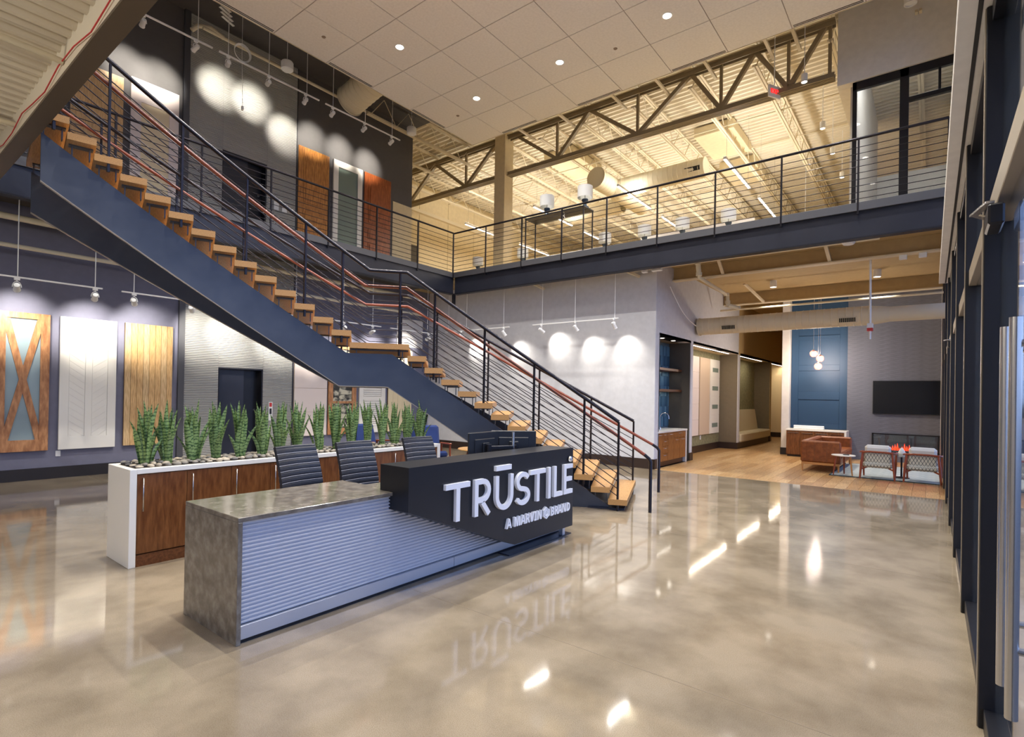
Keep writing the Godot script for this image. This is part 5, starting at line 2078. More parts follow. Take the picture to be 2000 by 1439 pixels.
func sofa():
	# seen from its end: arm facing the camera, back along the left
	var t = thing_w("leather_sofa", "tan leather tufted sofa on honey wood legs", "sofa", Vector3(-1.9, 0, -14.8))
	var x0 = -2.31
	var x1 = -1.53
	var za = -13.62
	var zb = -15.75
	var st = mb()
	bx(st, Vector3(x0, 0.20, zb), Vector3(x0 + 0.15, 0.68, za), 0.03)
	obj("back", st, M.leather_tan, t)
	for z in [[za - 0.13, za], [zb, zb + 0.13]]:
		st = mb()
		bx(st, Vector3(x0 + 0.1, 0.20, z[0]), Vector3(x1, 0.68, z[1]), 0.028)
		obj("arm", st, M.leather_tan, t)
	st = mb()
	bx(st, Vector3(x0 + 0.12, 0.18, zb + 0.1), Vector3(x1 - 0.01, 0.30, za - 0.1))
	obj("base", st, M.leather_tan, t)
	for i in 2:
		st = mb()
		bx(st, Vector3(x0 + 0.16, 0.30, zb + 0.14 + i * 0.93), Vector3(x1 + 0.02, 0.44, zb + 0.14 + (i + 1) * 0.93 - 0.01), 0.03)
		obj("seat_cushion", st, M.leather_tan, t)
	for i in 3:
		for j in 9:
			st = mb()
			lathe(st, [Vector2(0.0, 0.006), Vector2(0.012, 0.004), Vector2(0.015, 0.0)], Vector3(x0 + 0.152, 0.5 + 0.07 * i, zb + 0.25 + 0.2 * j + (0.1 if i % 2 else 0.0)), 8, Basis(Vector3.BACK, -PI / 2))
			obj("button", st, M.leather_tan, t)
	# seams on the arm that faces the lobby
	st = mb()
	for x in [x0 + 0.28, x0 + 0.52]:
		bx(st, Vector3(x - 0.003, 0.22, za - 0.002), Vector3(x + 0.003, 0.65, za + 0.003))
	obj("seam", st, M.walnut_flat, t)
	st = mb()
	for r in [[x0 + 0.02, za - 0.05, x1 - 0.02, za - 0.02], [x0 + 0.02, zb + 0.02, x1 - 0.02, zb + 0.05], [x0 + 0.02, zb + 0.02, x0 + 0.05, za - 0.02], [x1 - 0.05, zb + 0.02, x1 - 0.02, za - 0.02]]:
		bx(st, Vector3(r[0], 0.15, r[1]), Vector3(r[2], 0.2, r[3]))
	obj("frame", st, M.honey, t)
	for x in [x0 + 0.04, x1 - 0.04]:
		for z in [za - 0.04, zb + 0.04]:
			st = mb()
			tube(st, [Vector3(x, 0.0, z), Vector3(x, 0.18, z)], [0.014, 0.024], 8)
			obj("leg", st, M.honey, t)
	st = mb()
	box(st, Vector3(-1.72, 0.53, -13.92), Vector3(0.34, 0.20, 0.12), Basis(Vector3.UP, 0.15), 0.05)
	tag(obj("throw_pillow", st, M.pillow_navy, self), "dark blue pillow on the tan leather sofa", "pillow")

func lounge_chair(at, turn, label):
	# seen from behind, sitter faces -z
	var t = thing("wooden_armchair", label, "armchair", at, turn, "lattice cloth armchairs facing the fire")
	var st = mb()
	for s in [-1.0, 1.0]:
		st = mb()
		tube(st, [Vector3(0.29 * s, 0.0, 0.30), Vector3(0.27 * s, 0.28, 0.30), Vector3(0.245 * s, 0.53, 0.27)], [0.016, 0.024, 0.02], 8)
		obj("leg", st, M.teak, t)
		st = mb()
		tube(st, [Vector3(0.27 * s, 0.0, -0.30), Vector3(0.28 * s, 0.30, -0.28), Vector3(0.29 * s, 0.50, -0.26)], [0.016, 0.024, 0.018], 8)
		obj("leg", st, M.teak, t)
		st = mb()
		tube(st, [Vector3(0.30 * s, 0.505, -0.30), Vector3(0.31 * s, 0.515, 0.0), Vector3(0.285 * s, 0.535, 0.2), Vector3(0.24 * s, 0.545, 0.28)], [0.024, 0.022, 0.02, 0.022], 8)
		obj("armrest", st, M.teak, t)
		st = mb()
		tube(st, [Vector3(0.27 * s, 0.20, 0.30), Vector3(0.0, 0.29, -0.05), Vector3(-0.27 * s, 0.2, -0.29)], 0.017, 8)
		obj("cross_brace", st, M.teak, t)
	st = mb()
	tube(st, [Vector3(-0.25, 0.54, 0.275), Vector3(-0.12, 0.555, 0.31), Vector3(0.12, 0.555, 0.31), Vector3(0.25, 0.54, 0.275)], 0.02, 8)
	obj("back_rail", st, M.teak, t)
	st = mb()
	box(st, Vector3(0, 0.29, -0.02), Vector3(0.52, 0.13, 0.56), Basis(), 0.045)
	obj("seat_cushion", st, M.lattice_cloth, t)
	st = mb()
	box(st, Vector3(0, 0.43, 0.20), Vector3(0.47, 0.28, 0.11), Basis(Vector3.RIGHT, 0.2), 0.04)
	obj("back_cushion", st, M.lattice_cloth, t)
	st = mb()
	box(st, Vector3(0, 0.60, 0.17), Vector3(0.44, 0.17, 0.12), Basis(Vector3.RIGHT, 0.25), 0.045)
	obj("head_pillow", st, M.pillow_white, t)
	return t

# ---------------------------------------------------------------- under the bridge
func under_bridge():
	var st
	for q in [[-12.3, 4.31, "tan steel floor beam nearest the bridge over the lounge opening"], [-16.2, 4.28, "tan steel floor beam deeper in over the lounge"]]:
		var b = thing_w("floor_beam", q[2], "beam", Vector3(-2, q[1], q[0]), "floor beams over the lounge")
		st = mb()
		bx(st, Vector3(CX if q[0] > -13 else -4.78, q[1], q[0] - 0.09), Vector3(0.2, q[1] + 0.025, q[0] + 0.09))
		obj("flange", st, M.joist_paint, b)
		st = mb()
		bx(st, Vector3(CX, q[1] + 0.025, q[0] - 0.012), Vector3(0.2, 4.62, q[0] + 0.012))
		obj("web", st, M.tan_paint, b)
	# round supply duct with grilles
	var d = thing_w("supply_duct", "cream round air duct with two grilles across the lounge ceiling", "duct", Vector3(-2, 3.4, -13.9))
	spiral(d, Vector3(-4.72, 3.42, -13.9), Vector3(-1.05, 3.44, -13.9), 0.21)
	st = mb()
	lathe(st, [Vector2(0.21, 0.0), Vector2(0.16, 0.35), Vector2(0.16, 1.3)], Vector3(-1.05, 3.44, -13.9), 28, Basis(Vector3.BACK, -PI / 2))
	obj("reducer", st, M.duct_paint, d)
	for x in [-3.95, -1.45]:
		st = mb()
		box(st, Vector3(x, 3.35, -13.71), Vector3(0.36, 0.13, 0.02), Basis(Vector3.RIGHT, 0.35))
		var gr = obj("grille_frame", st, M.duct_paint, d)
		for i in 9:
			st = mb()
			box(st, Vector3(x - 0.14 + i * 0.035, 3.345, -13.695), Vector3(0.022, 0.09, 0.014), Basis(Vector3.RIGHT, 0.35))
			obj("grille_slot", st, M.black_slot, gr)
	# sprinkler main and drop
	st = mb()
	tube(st, [Vector3(-9.9, 4.44, -11.12), Vector3(-0.72, 4.40, -11.12)], 0.032, 10)
	tag(obj("sprinkler_main", st, M.duct_paint, self), "cream sprinkler pipe running under the bridge beam", "pipe")
	var p = thing_w("sprinkler_branch", "jointed cream sprinkler branch pipe dropping below the bridge", "pipe", Vector3(-4, 4.2, -12.5))
	st = mb()
	tube(st, [Vector3(-3.84, 4.44, -11.12), Vector3(-3.84, 4.22, -11.2)], 0.05, 12)
	tube(st, [Vector3(-3.84, 4.24, -11.2), Vector3(-3.86, 4.12, -11.3), Vector3(-3.95, 4.12, -13.6)], 0.04, 12)
	obj("run", st, M.duct_paint, p)
	st = mb()
	tube(st, [Vector3(-3.95, 4.14, -13.6), Vector3(-3.95, 3.86, -13.62)], 0.042, 12)
	tube(st, [Vector3(-3.95, 3.88, -13.62), Vector3(-3.78, 3.84, -14.0)], 0.05, 12)
	obj("drop", st, M.duct_paint, p)
	for q in [Vector3(-3.84, 4.40, -11.13), Vector3(-3.85, 4.18, -11.24), Vector3(-3.95, 4.12, -13.5), Vector3(-3.95, 3.95, -13.61), Vector3(-3.8, 3.85, -13.96)]:
		st = mb()
		lathe(st, [Vector2(0.04, -0.04), Vector2(0.062, -0.035), Vector2(0.062, 0.035), Vector2(0.04, 0.04)], q, 14)
		obj("coupling", st, M.duct_paint, p)
	for q in [[Vector3(-3.47, 4.5, -11.2), Vector3(-3.67, 4.36, -12.28)], [Vector3(-1.56, 4.5, -11.2), Vector3(-1.61, 4.36, -12.28)], [Vector3(-8.1, 4.5, -10.7), Vector3(-7.8, 4.3, -11.28)], [Vector3(-5.6, 4.5, -10.7), Vector3(-5.2, 4.3, -11.28)], [Vector3(-3.9, 4.62, -14.9), Vector3(-3.7, 4.30, -16.1)]]:
		st = mb()
		bar(st, q[0], q[1], 0.06, 0.05)
		tag(obj("kicker_brace", st, M.joist_paint, self), "short slanted cream brace under the upper floor, %s" % ("over the grey wall, nearer the stair" if q[0].x < -7 else ("over the grey wall, nearer the corner" if q[0].x < -5 else ("above the round lounge duct" if q[0].z < -13 else ("beside the sprinkler branch" if q[0].x < -3 else "near the hanging sensor pole")))), "brace", "kicker braces under the upper floor")
	st = mb()
	tube(st, [Vector3(-4.6, 4.0, -15.2), Vector3(0.2, 4.02, -15.2)], 0.025, 8)
	tag(obj("conduit", st, M.duct_paint, self), "thin cream pipe above the round lounge duct", "pipe")
	st = mb()
	var w = []
	for i in 9:
		var f = i / 8.0
		w.append(Vector3(CX + 0.03 + 0.1 * f, 4.15 - 0.75 * f - 0.15 * sin(f * PI), -12.0 - 1.5 * f))
	tube(st, w, 0.012, 6)
	tag(obj("slack_cable", st, M.white_plastic, self), "slack white cable drooping from the beam to the round duct", "cable")
	# smoke detectors, emergency light, camera boxes
	var sd = thing_w("smoke_detector", "white round detector hanging under the bridge beam", "detector", Vector3(-1.16, 4.34, -11.0))
	st = mb()
	bx(st, Vector3(-1.24, 4.38, -11.06), Vector3(-1.08, 4.45, -10.94), 0.006)
	obj("box", st, M.white_plastic, sd)
	st = mb()
	lathe(st, [Vector2(0.0, -0.045), Vector2(0.08, -0.04), Vector2(0.105, -0.01), Vector2(0.10, 0.015), Vector2(0.0, 0.02)], Vector3(-1.16, 4.36, -11.0), 22)
	obj("head", st, M.white_plastic, sd)
	var em = thing_w("emergency_light", "white twin emergency light under the bridge above the grey wall corner", "emergency light", Vector3(-4.78, 4.32, -10.95))
	for x in [-4.93, -4.70, -4.60]:
		st = mb()
		bx(st, Vector3(x - 0.06, 4.29, -11.0), Vector3(x + 0.06, 4.37, -10.9), 0.01)
		obj("lamp_box", st, M.white_plastic, em)
	st = mb()
	tube(st, [Vector3(-4.78, 4.36, -10.95), Vector3(-4.78, 4.64, -10.95)], 0.012, 6)
	bx(st, Vector3(-4.95, 4.36, -10.965), Vector3(-4.58, 4.375, -10.935))
	obj("bracket", st, M.white_plastic, em)
	for q in [[-0.43, "small white sensor box under the first floor beam"], [-0.14, "white twin sensor box under the floor beam by the window wall"]]:
		st = mb()
		bx(st, Vector3(q[0] - 0.06, 4.23, -12.35), Vector3(q[0] + 0.06, 4.312, -12.25), 0.008)
		tag(obj("sensor_box", st, M.white_plastic, self), q[1], "sensor")
	var ex = thing_w("hanging_sensor", "white and red device on a long pole before the lounge duct", "sensor", Vector3(-0.95, 2.8, -12.6))
	st = mb()
	tube(st, [Vector3(-0.95, 3.08, -12.6), Vector3(-0.96, 4.62, -12.6)], 0.02, 8)
	obj("pole", st, M.white_plastic, ex)
	st = mb()
	bx(st, Vector3(-1.0, 3.02, -12.65), Vector3(-0.9, 3.11, -12.55), 0.005)
	obj("cap", st, M.white_plastic, ex)
	st = mb()
	bx(st, Vector3(-1.0, 2.96, -12.65), Vector3(-0.9, 3.02, -12.55), 0.005)
	obj("red_band", st, M.red_print, ex)
	st = mb()
	tube(st, [Vector3(-0.95, 2.80, -12.6), Vector3(-0.95, 2.97, -12.6)], 0.02, 8)
	obj("tip", st, M.white_plastic, ex)
	# recessed lights of the lower ceiling, beyond the front beam
	for q in [[-3.2, -14.9], [-1.0, -14.9]]:
		var t = thing("can_light", "white cylinder ceiling light over the lounge, %s" % ("above the sofa side" if q[0] < -2 else "above the armchairs"), "ceiling light", Vector3(q[0], 4.45, q[1]), 0.0, "cylinder lights over the lounge")
		st = mb()
		lathe(st, [Vector2(0.0, 0.17), Vector2(0.08, 0.17), Vector2(0.08, 0.0), Vector2(0.07, 0.0), Vector2(0.065, 0.04)], Vector3.ZERO, 20)
		obj("cylinder", st, M.white_plastic, t)
		st = mb()
		lathe(st, [Vector2(0.0, 0.035), Vector2(0.066, 0.035)], Vector3.ZERO, 20)
		obj("light_lens", st, M.lit_down, t)
		spot(Vector3(q[0], 4.43, q[1]), Vector3(q[0], 0, q[1]), 6.5, 52, 1.0, WARM, 0.05, t)
	# pipes along the left wall, under the walkway
	for q in [[4.27, 0.05, "thick cream pipe high along the slate showroom wall"], [3.82, 0.035, "thin cream pipe along the slate showroom wall"]]:
		st = mb()
		tube(st, [Vector3(-11.5, q[0], -0.2), Vector3(-11.5, q[0], -10.6)], q[1], 10)
		tag(obj("wall_pipe", st, M.duct_paint, self), q[2], "pipe")
	st = mb()
	bx(st, Vector3(-11.7, 4.1, -3.3), Vector3(-11.3, 4.2, -3.1), 0.004)
	tag(obj("junction_box", st, M.beige_paint, self), "small beige junction box under the walkway near the stair", "junction box")

# ---------------------------------------------------------------- office behind the bridge
func table_lamp(at, s, label):
	var t = thing("table_lamp", label, "table lamp", at, 0.0, "white drum table lamps upstairs")
	t.scale = Vector3(s, s, s)
	var st = mb()
	lathe(st, [Vector2(0.0, 0.0), Vector2(0.085, 0.0), Vector2(0.085, 0.03), Vector2(0.05, 0.05), Vector2(0.035, 0.10), Vector2(0.07, 0.17), Vector2(0.065, 0.19), Vector2(0.02, 0.2)], Vector3.ZERO, 12)
	obj("base", st, M.lamp_base, t)
	st = mb()
	tube(st, [Vector3(0, 0.19, 0), Vector3(0, 0.28, 0)], 0.008, 8)
	obj("neck", st, M.stainless, t)
	st = mb()
	lathe(st, [Vector2(0.155, 0.22), Vector2(0.155, 0.45), Vector2(0.151, 0.45), Vector2(0.151, 0.22)], Vector3.ZERO, 28)
	obj("shade", st, M.lamp_shade, t)
	return t

func office():
	var st = mb()
	# shell of the office
	for i in 12:
		bx(st, Vector3(-15.2, F2, -27.0 + i * 1.5), Vector3(-15.0, RY, -25.508 + i * 1.5), 0.012)
	solid("wall_office_west", st, M.beige_paint)
	st = mb()
	bx(st, Vector3(-15.2, F2, -27.2), Vector3(0.6, RY, -27.0))
	solid("wall_office_far", st, M.beige_paint)
	st = mb()
	bx(st, Vector3(-15.2, F2, -10.5), Vector3(XW - 0.3, RY, -10.3))
	solid("wall_office_south", st, M.beige_paint)
	st = mb()
	bx(st, Vector3(-15.0, 8.22, -26.5), Vector3(-14.86, 8.34, -10.6))
	tag(obj("wall_ledge", st, M.joist_paint, self), "long cream ledge along the pale office wall", "ledge")
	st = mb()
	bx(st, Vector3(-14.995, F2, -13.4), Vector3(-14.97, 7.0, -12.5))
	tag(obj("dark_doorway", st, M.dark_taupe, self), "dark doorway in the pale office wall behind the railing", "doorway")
	# meeting room at the end of the bridge: bulkhead, black glazing
	st = mb()
	bx(st, Vector3(-1.53, 7.82, TZ - 0.2), Vector3(0.42, RY, TZ), 0.004)
	bx(st, Vector3(-1.53, 7.82, -18.0), Vector3(-1.24, RY, TZ - 0.2))
	solid("wall_bulkhead", st, M.white_paint)
	st = mb()
	bx(st, Vector3(-1.32, F2, -18.0), Vector3(-1.24, 7.82, TZ - 0.2))
	bx(st, Vector3(-1.32, F2, -18.1), Vector3(0.42, 7.82, -18.0))
	solid("wall_meeting", st, M.white_paint)
	var w = struct("window_1")
	var fr = [[-1.27, F2, -1.20, 7.82], [-0.516, F2, -0.377, 7.82], [0.34, F2, 0.42, 7.82], [-1.27, 7.66, 0.42, 7.82], [-1.27, F2, 0.42, F2 + 0.12], [-0.377, 7.18, 0.42, 7.26], [0.05, 7.26, 0.09, 7.66]]
	for f in fr:
		st = mb()
		bx(st, Vector3(f[0], f[1], TZ - 0.12), Vector3(f[2], f[3], TZ - 0.04), 0.004)
		obj("window_frame", st, M.bronze_frame, w)
	for f in [[-1.20, F2 + 0.12, -0.516, 7.66], [-0.377, F2 + 0.12, 0.34, 7.18], [-0.377, 7.26, 0.34, 7.66]]:
		st = mb()
		bx(st, Vector3(f[0], f[1], TZ - 0.085), Vector3(f[2], f[3], TZ - 0.078))
		obj("pane", st, M.glass, w)
	area(Vector3(-0.4, 8.98, -12.85), Vector3(-0.4, 5, -14.0), 1.2, 0.12, 4.0, Color(0.95, 0.98, 1.0), added_meeting_light())
	# suspended linear lights
	var rows = [[-12.65, -13.48, -15.27], [-9.74, -13.44, -15.7], [-6.89, -13.45, -15.65], [-4.01, -13.40, -15.66], [-3.98, -16.57, -18.63], [-6.89, -16.55, -18.6], [-9.76, -16.55, -18.4], [-12.6, -16.5, -18.5], [-6.9, -20.0, -22.2], [-9.7, -20.0, -22.2]]
	var names = ["beside the cream column", "behind the tall console", "over the middle of the office", "nearest the exit sign", "deeper behind the exit sign", "deeper over the middle of the office", "deeper behind the tall console", "deeper beside the pale wall", "at the far end of the middle row", "at the far end of the console row"]
	for i in rows.size():
		var r = rows[i]
		var t = thing_w("linear_light", "suspended glowing linear light " + names[i], "linear light", Vector3(r[0], 7.4, r[1]), "suspended linear lights in the office")
		st = mb()
		bx(st, Vector3(r[0] - 0.035, 7.405, r[2]), Vector3(r[0] + 0.035, 7.47, r[1]), 0.004)
		obj("housing", st, M.white_plastic, t)
		st = mb()
		bx(st, Vector3(r[0] - 0.03, 7.396, r[2] + 0.01), Vector3(r[0] + 0.03, 7.406, r[1] - 0.01))
		obj("light_diffuser", st, M.lit_linear, t)
		st = mb()
		bx(st, Vector3(r[0] - 0.025, 7.469, r[2] + 0.01), Vector3(r[0] + 0.025, 7.474, r[1] - 0.01))
		obj("light_uplighter", st, M.lit_linear, t)
		for z in [r[1] - 0.15, r[2] + 0.15]:
			st = mb()
			tube(st, [Vector3(r[0], 7.47, z), Vector3(r[0], RY, z)], 0.004, 5)
			obj("hanger_wire", st, M.stainless, t)
		var zm = (r[1] + r[2]) / 2
		area(Vector3(r[0], 7.385, zm), Vector3(r[0], 5, zm), 0.06, r[1] - r[2], E_LINEAR, Color(1.0, 0.987, 0.96), t, Vector3.FORWARD)
		area(Vector3(r[0], 7.49, zm), Vector3(r[0], 9, zm), 0.06, r[1] - r[2], E_LINEAR * 0.9, Color(1.0, 0.987, 0.96), t, Vector3.FORWARD)
	# round ducts
	var d = thing_w("office_duct", "long cream round duct under the roof with a capped elbow", "duct", Vector3(-6.5, 7.9, -14.5))
	spiral(d, Vector3(-7.6, 7.86, -14.7), Vector3(-4.9, 7.9, -14.75), 0.27)
	spiral(d, Vector3(-7.75, 7.95, -13.75), Vector3(-7.55, 7.86, -16.5), 0.29)
	st = mb()
	lathe(st, [Vector2(0.0, -0.01), Vector2(0.29, -0.01), Vector2(0.3, 0.0)], Vector3(-7.75, 7.95, -13.75), 28, Basis(Vector3.RIGHT, -PI / 2))
	obj("end_cap", st, M.duct_paint, d)
	st = mb()
	lathe(st, [Vector2(0.0, 0.0), Vector2(0.27, 0.0)], Vector3(-4.9, 7.9, -14.75), 28, Basis(Vector3.BACK, -PI / 2))
	obj("end_cap", st, M.duct_paint, d)
	st = mb()
	box(st, Vector3(-5.2, 7.83, -14.5), Vector3(0.42, 0.12, 0.03), Basis(Vector3.RIGHT, 0.3))
	obj("grille", st, M.black_slot, d)
	d = thing_w("office_duct", "second cream round duct lying deeper behind the console lamps", "duct", Vector3(-9, 7.8, -16.1))
	spiral(d, Vector3(-10.6, 7.85, -16.1), Vector3(-8.05, 7.9, -16.1), 0.25)
	for q in [[-4.9, -16.2], [-5.0, -18.9], [-9.3, -15.0]]:
		st = mb()
		bx(st, Vector3(q[0] - 0.55, 9.05, q[1] - 0.9), Vector3(q[0] + 0.55, 9.32, q[1] + 0.9), 0.01)
		tag(obj("roof_unit", st, M.beige_paint, self), "flat beige unit box under the ribbed roof deck, %s" % ("behind the column" if q[0] < -8 else ("nearer the truss" if q[1] > -17 else "farther from the truss")), "roof unit", "unit boxes under the roof deck")
	# spot row along the aisle, exit signs
	for i in 4:
		var z = [-11.2, -14.44, -16.07, -17.96][i]
		var t = thing("cylinder_light", "small white cylinder light on the aisle side of the roof, %s" % ["nearest the truss", "second from the truss", "third from the truss", "farthest from the truss"][i], "ceiling light", Vector3(-2.08, 8.0, z - (0.9 if i == 0 else 0.0)), 0.0, "cylinder lights along the upper aisle")
		st = mb()
		lathe(st, [Vector2(0.0, 0.16), Vector2(0.06, 0.16), Vector2(0.06, 0.0), Vector2(0.05, 0.0)], Vector3.ZERO, 18)
		tube(st, [Vector3(0, 0.15, 0), Vector3(0, RY - 8.0, 0)], 0.008, 6)
		obj("cylinder", st, M.white_plastic, t)
		st = mb()
		lathe(st, [Vector2(0.0, 0.01), Vector2(0.05, 0.01)], Vector3.ZERO, 18)
		obj("light_lens", st, M.lit_down, t)
		spot(t.position + Vector3(0, -0.02, 0), t.position + Vector3(0, -3, 0), 2.0, 50, 0.8, WARM, 0.05, t)
	for q in [[Vector3(-0.36, 8.75, -11.95), "white cylinder light hanging before the pale bulkhead"], [Vector3(-3.35, 7.45, -20.0), "white drum light far back over the upper aisle"]]:
		var t = thing("cylinder_light", q[1], "ceiling light", q[0], 0.0, "cylinder lights along the upper aisle")
		st = mb()
		lathe(st, [Vector2(0.0, 0.2), Vector2(0.1, 0.2), Vector2(0.1, 0.0), Vector2(0.085, 0.0), Vector2(0.08, 0.03), Vector2(0.0, 0.03)], Vector3.ZERO, 20)
		tube(st, [Vector3(0, 0.19, 0), Vector3(0, RY - q[0].y, 0)], 0.01, 6)
		obj("cylinder", st, M.white_plastic, t)
	var ex = thing_w("exit_sign", "red lettered exit sign hanging from the truss on a rod", "exit sign", Vector3(-2.65, 7.9, TZ + 0.12))
	st = mb()
	box(st, Vector3(-2.65, 8.02, TZ + 0.14), Vector3(0.04, 0.25, 0.33), Basis(Vector3.UP, -0.5), 0.006)
	obj("case", st, M.white_plastic, ex)
	st = mb()
	tube(st, [Vector3(-2.65, 8.14, TZ + 0.14), Vector3(-2.65, RY, TZ + 0.14)], 0.01, 6)
	obj("rod", st, M.white_plastic, ex)
	var f = SystemFont.new()
	f.font_names = PackedStringArray(["Droid Sans"])
	f.font_weight = 700
	var tm = TextMesh.new()
	tm.text = "EXIT"
	tm.font = f
	tm.font_size = 32
	tm.pixel_size = 0.0038
	tm.depth = 0.006
	var lo = MeshInstance3D.new()
	lo.name = "sign_lettering"
	lo.mesh = tm
	lo.material_override = M.exit_red
	ex.add_child(lo, true)
	lo.transform = Transform3D(Basis(Vector3.UP, PI / 2 - 0.5), Vector3(-2.65, 8.02, TZ + 0.14) + Basis(Vector3.UP, -0.5) * Vector3(0.024, 0, 0) - org[ex])
	# furniture that shows over the floor edge
	var c = thing_w("console_table", "tall thin black console table behind the bridge railing", "table", Vector3(-7.2, F2, -11))
	st = mb()
	bx(st, Vector3(-8.06, 5.97, -11.21), Vector3(-6.36, 6.0, -10.75), 0.003)
	obj("top", st, M.dark_steel, c)
	for x in [-8.04, -6.38]:
		for z in [-11.19, -10.77]:
			st = mb()
			bx(st, Vector3(x - 0.012, F2, z - 0.012), Vector3(x + 0.012, 5.97, z + 0.012))
			obj("leg", st, M.dark_steel, c)
	table_lamp(Vector3(-7.55, 6.0, -10.98), 1.15, "white drum lamp on the tall console nearer the column")
	table_lamp(Vector3(-6.47, 6.0, -10.98), 1.15, "white drum lamp at the other end of the tall console")
	st = mb()
	var loop = []
	for i in 13:
		var a = TAU * i / 12.0
		loop.append(Vector3(-6.95 + 0.03 * cos(a), 5.92 + 0.05 * sin(a), -10.8))
	tube(st, loop, 0.006, 5)
	tube(st, [Vector3(-6.93, 5.87, -10.8), Vector3(-6.9, 5.8, -10.8)], 0.006, 5)
	obj("cord", st, M.white_plastic, c)
	var low = thing_w("long_counter", "long low pale counter along the back of the bridge", "counter", Vector3(-6, F2, -12))
	st = mb()
	bx(st, Vector3(-11.4, F2, -12.05), Vector3(-2.9, 5.18, -11.75), 0.005)
	obj("body", st, M.beige_paint, low)
	var ll = [[-3.55, "nearest the exit sign"], [-4.58, "second from the exit sign"], [-5.516, "third from the exit sign"], [-6.588, "behind the console legs"], [-9.2, "next to the cream column"], [-10.9, "at the far corner of the railing"]]
	for q in ll:
		table_lamp(Vector3(q[0] * 0.975, 5.18, -11.9), 1.0, "white drum lamp on the low counter " + q[1])
	for q in [[-3.7, -6.9, 6.36], [-8.2, -11.4, 6.30]]:
		st = mb()
		bx(st, Vector3(q[1], F2, -15.1), Vector3(q[0], q[2], -15.0), 0.005)
		tag(obj("office_partition", st, M.white_paint, self), "white office partition top seen behind the railing", "partition", "white office partitions")

func added_meeting_light():  # added lamp, hidden by the bulkhead, that brightens the room behind the glazing
	var t = thing_w("added_meeting_light", "added ceiling light out of view inside the glazed meeting room", "ceiling light", Vector3(-0.4, 9.0, -12.8))
	var st = mb()
	bx(st, Vector3(-1.05, 9.01, -12.92), Vector3(0.25, 9.06, -12.74), 0.005)
	bx(st, Vector3(-0.42, 9.06, -12.84), Vector3(-0.38, RY, -12.80))
	obj("housing", st, M.white_plastic, t)
	st = mb()
	bx(st, Vector3(-1.03, 9.003, -12.9), Vector3(0.23, 9.011, -12.76))
	obj("light_diffuser", st, M.lit_linear, t)
	return t

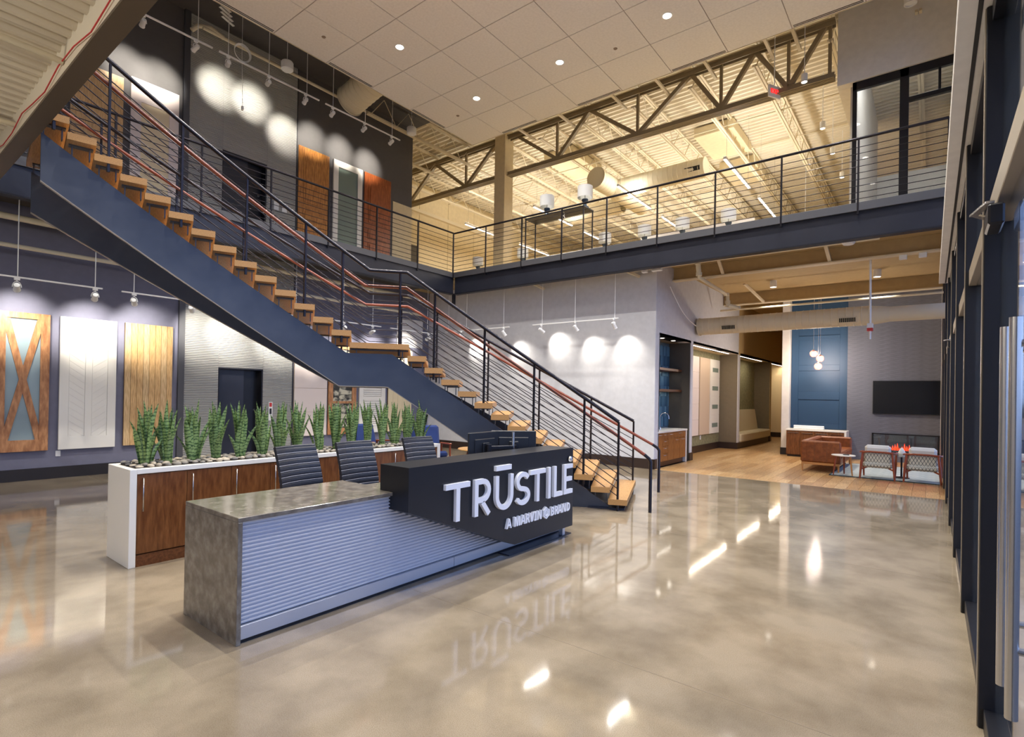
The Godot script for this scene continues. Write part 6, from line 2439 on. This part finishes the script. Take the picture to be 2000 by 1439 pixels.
# ---------------------------------------------------------------- storefront
func storefront():
	var st
	var XS = 0.2
	var n = 1
	var z = 4.0
	var posts = [-12.7, -14.5, -16.2, -10.88, -8.97, -7.18, -5.34, -3.52, -1.70, 0.12, 1.94, 3.76, 5.58]
	posts.sort()
	posts.reverse()
	var w = struct("window_2")
	for p in posts:
		if p > -1.0 and p < 0.6:
			continue
		var top = 3.56 if p > -11.4 else 4.40
		st = mb()
		bx(st, Vector3(XS, 0, p - 0.075), Vector3(XS + 0.13, top, p), 0.004)
		obj("mullion", st, M.bronze_frame, w)
		st = mb()
		bx(st, Vector3(XS - 0.004, 0, p - 0.06), Vector3(XS, top, p - 0.015))  # lighter strip that paints in the light along the mullion edge
		obj("mullion_glint", st, M.frame_edge, w)
	for i in posts.size() - 1:
		var near = posts[i] > -1.0 and posts[i] < 0.6
		var top = 3.56 if posts[i + 1] > -11.4 else 4.40
		var rails = [[0.0, 0.10], [2.48, 2.60], [top - 0.08, top]]
		for y in rails:
			if near:
				continue
			st = mb()
			bx(st, Vector3(XS + 0.02, y[0], posts[i + 1]), Vector3(XS + 0.11, y[1], posts[i] - 0.075), 0.003)
			obj("transom", st, M.frame_edge if y[0] > 1 and y[0] < 3 else M.bronze_frame, w)  # middle transoms in lighter tan, their lit underside put into the colour
		for y in [[0.10, 2.48], [2.60, top - 0.08]]:
			st = mb()
			bx(st, Vector3(XS + 0.062, y[0], posts[i + 1]), Vector3(XS + 0.068, y[1], posts[i] - 0.075))
			obj("pane", st, M.glass, w)
	st = mb()
	bx(st, Vector3(XS, 0, -17.3), Vector3(XS + 0.1, 4.4, -16.3), 0.003)
	solid("wall_jamb", st, M.white_paint)
	# clerestory glazing above the ledge
	var u = struct("window_3")
	for i in posts.size():
		if posts[i] < -11.4:
			continue
		st = mb()
		bx(st, Vector3(0.47, 3.66, posts[i] - 0.06), Vector3(0.6, 8.55, posts[i]))
		obj("mullion", st, M.bronze_frame, u)
	for q in [[3.66, 6.05], [6.12, 8.55]]:
		st = mb()
		bx(st, Vector3(0.455, q[0], -11.4), Vector3(0.461, q[1], 6.3))
		obj("pane", st, M.glass, u)
	st = mb()
	bx(st, Vector3(0.45, 6.05, -11.4), Vector3(0.6, 6.12, 6.3))
	obj("transom", st, M.bronze_frame, u)
	# unseen globe lights added to brighten the underside of the stair landing
	for q in [[-6.6, 2.4, "added unseen globe light under the landing near the stair"], [-3.4, 2.4, "added unseen globe light under the landing near the door"]]:
		var gl = thing("added_globe_light", q[2], "pendant lamp", Vector3(q[0], 3.75, q[1]), 0.0, "added globe lights under the landing")
		st = mb()
		tube(st, [Vector3(0, 0.13, 0), Vector3(0, 0.98, 0)], 0.008, 6)
		obj("stem", st, M.white_plastic, gl)
		st = mb()
		var pr = []
		for i in 13:
			var a = -PI / 2 + PI * i / 12.0
			pr.append(Vector2(0.14 * cos(a), 0.14 * sin(a)))
		lathe(st, pr, Vector3.ZERO, 20)
		obj("light_globe", st, M.lit_lens, gl)
		omni(Vector3(q[0], 3.75, q[1]), 2.2, WARM, 0.14, gl)
	# door next to the camera with paired ladder pulls
	var d = thing_w("entrance_door_pull", "pair of tall stainless ladder pulls on the glass entrance door", "door pull", Vector3(XS, 0.65, -2.3))
	for q in [[-2.47, 0.645, 1.858], [-2.20, 0.655, 1.858]]:
		st = mb()
		tube(st, [Vector3(XS, q[1], q[0]), Vector3(XS, q[2], q[0])], 0.016, 14)
		obj("bar", st, M.stainless, d)
		for y in [0.86, 1.78]:
			st = mb()
			tube(st, [Vector3(XS, y, q[0]), Vector3(XS + 0.06, y, q[0])], 0.011, 10)
			obj("standoff", st, M.stainless, d)
	# closers on the door heads
	for q in [[-3.05, "dark door closer arm above the entrance door"], [-9.6, "dark door closer arm on a farther storefront door"]]:
		var c = thing_w("door_closer", q[1], "door closer", Vector3(XS, 2.45, q[0]), "door closers on the storefront")
		st = mb()
		bx(st, Vector3(XS - 0.015, 2.36, q[0] - 0.2), Vector3(XS + 0.04, 2.45, q[0]), 0.008)
		obj("body", st, M.bronze_frame, c)
		st = mb()
		bar(st, Vector3(XS - 0.005, 2.47, q[0] - 0.05), Vector3(XS - 0.05, 2.48, q[0] - 0.28), 0.03, 0.01)
		bar(st, Vector3(XS - 0.05, 2.485, q[0] - 0.28), Vector3(XS + 0.03, 2.49, q[0] - 0.45), 0.024, 0.01)
		obj("arm", st, M.stainless, c)
	# ground outside
	st = mb()
	bx(st, Vector3(0.6, -0.25, -60), Vector3(60, -0.05, 60))
	solid("pavement", st, M.asphalt)
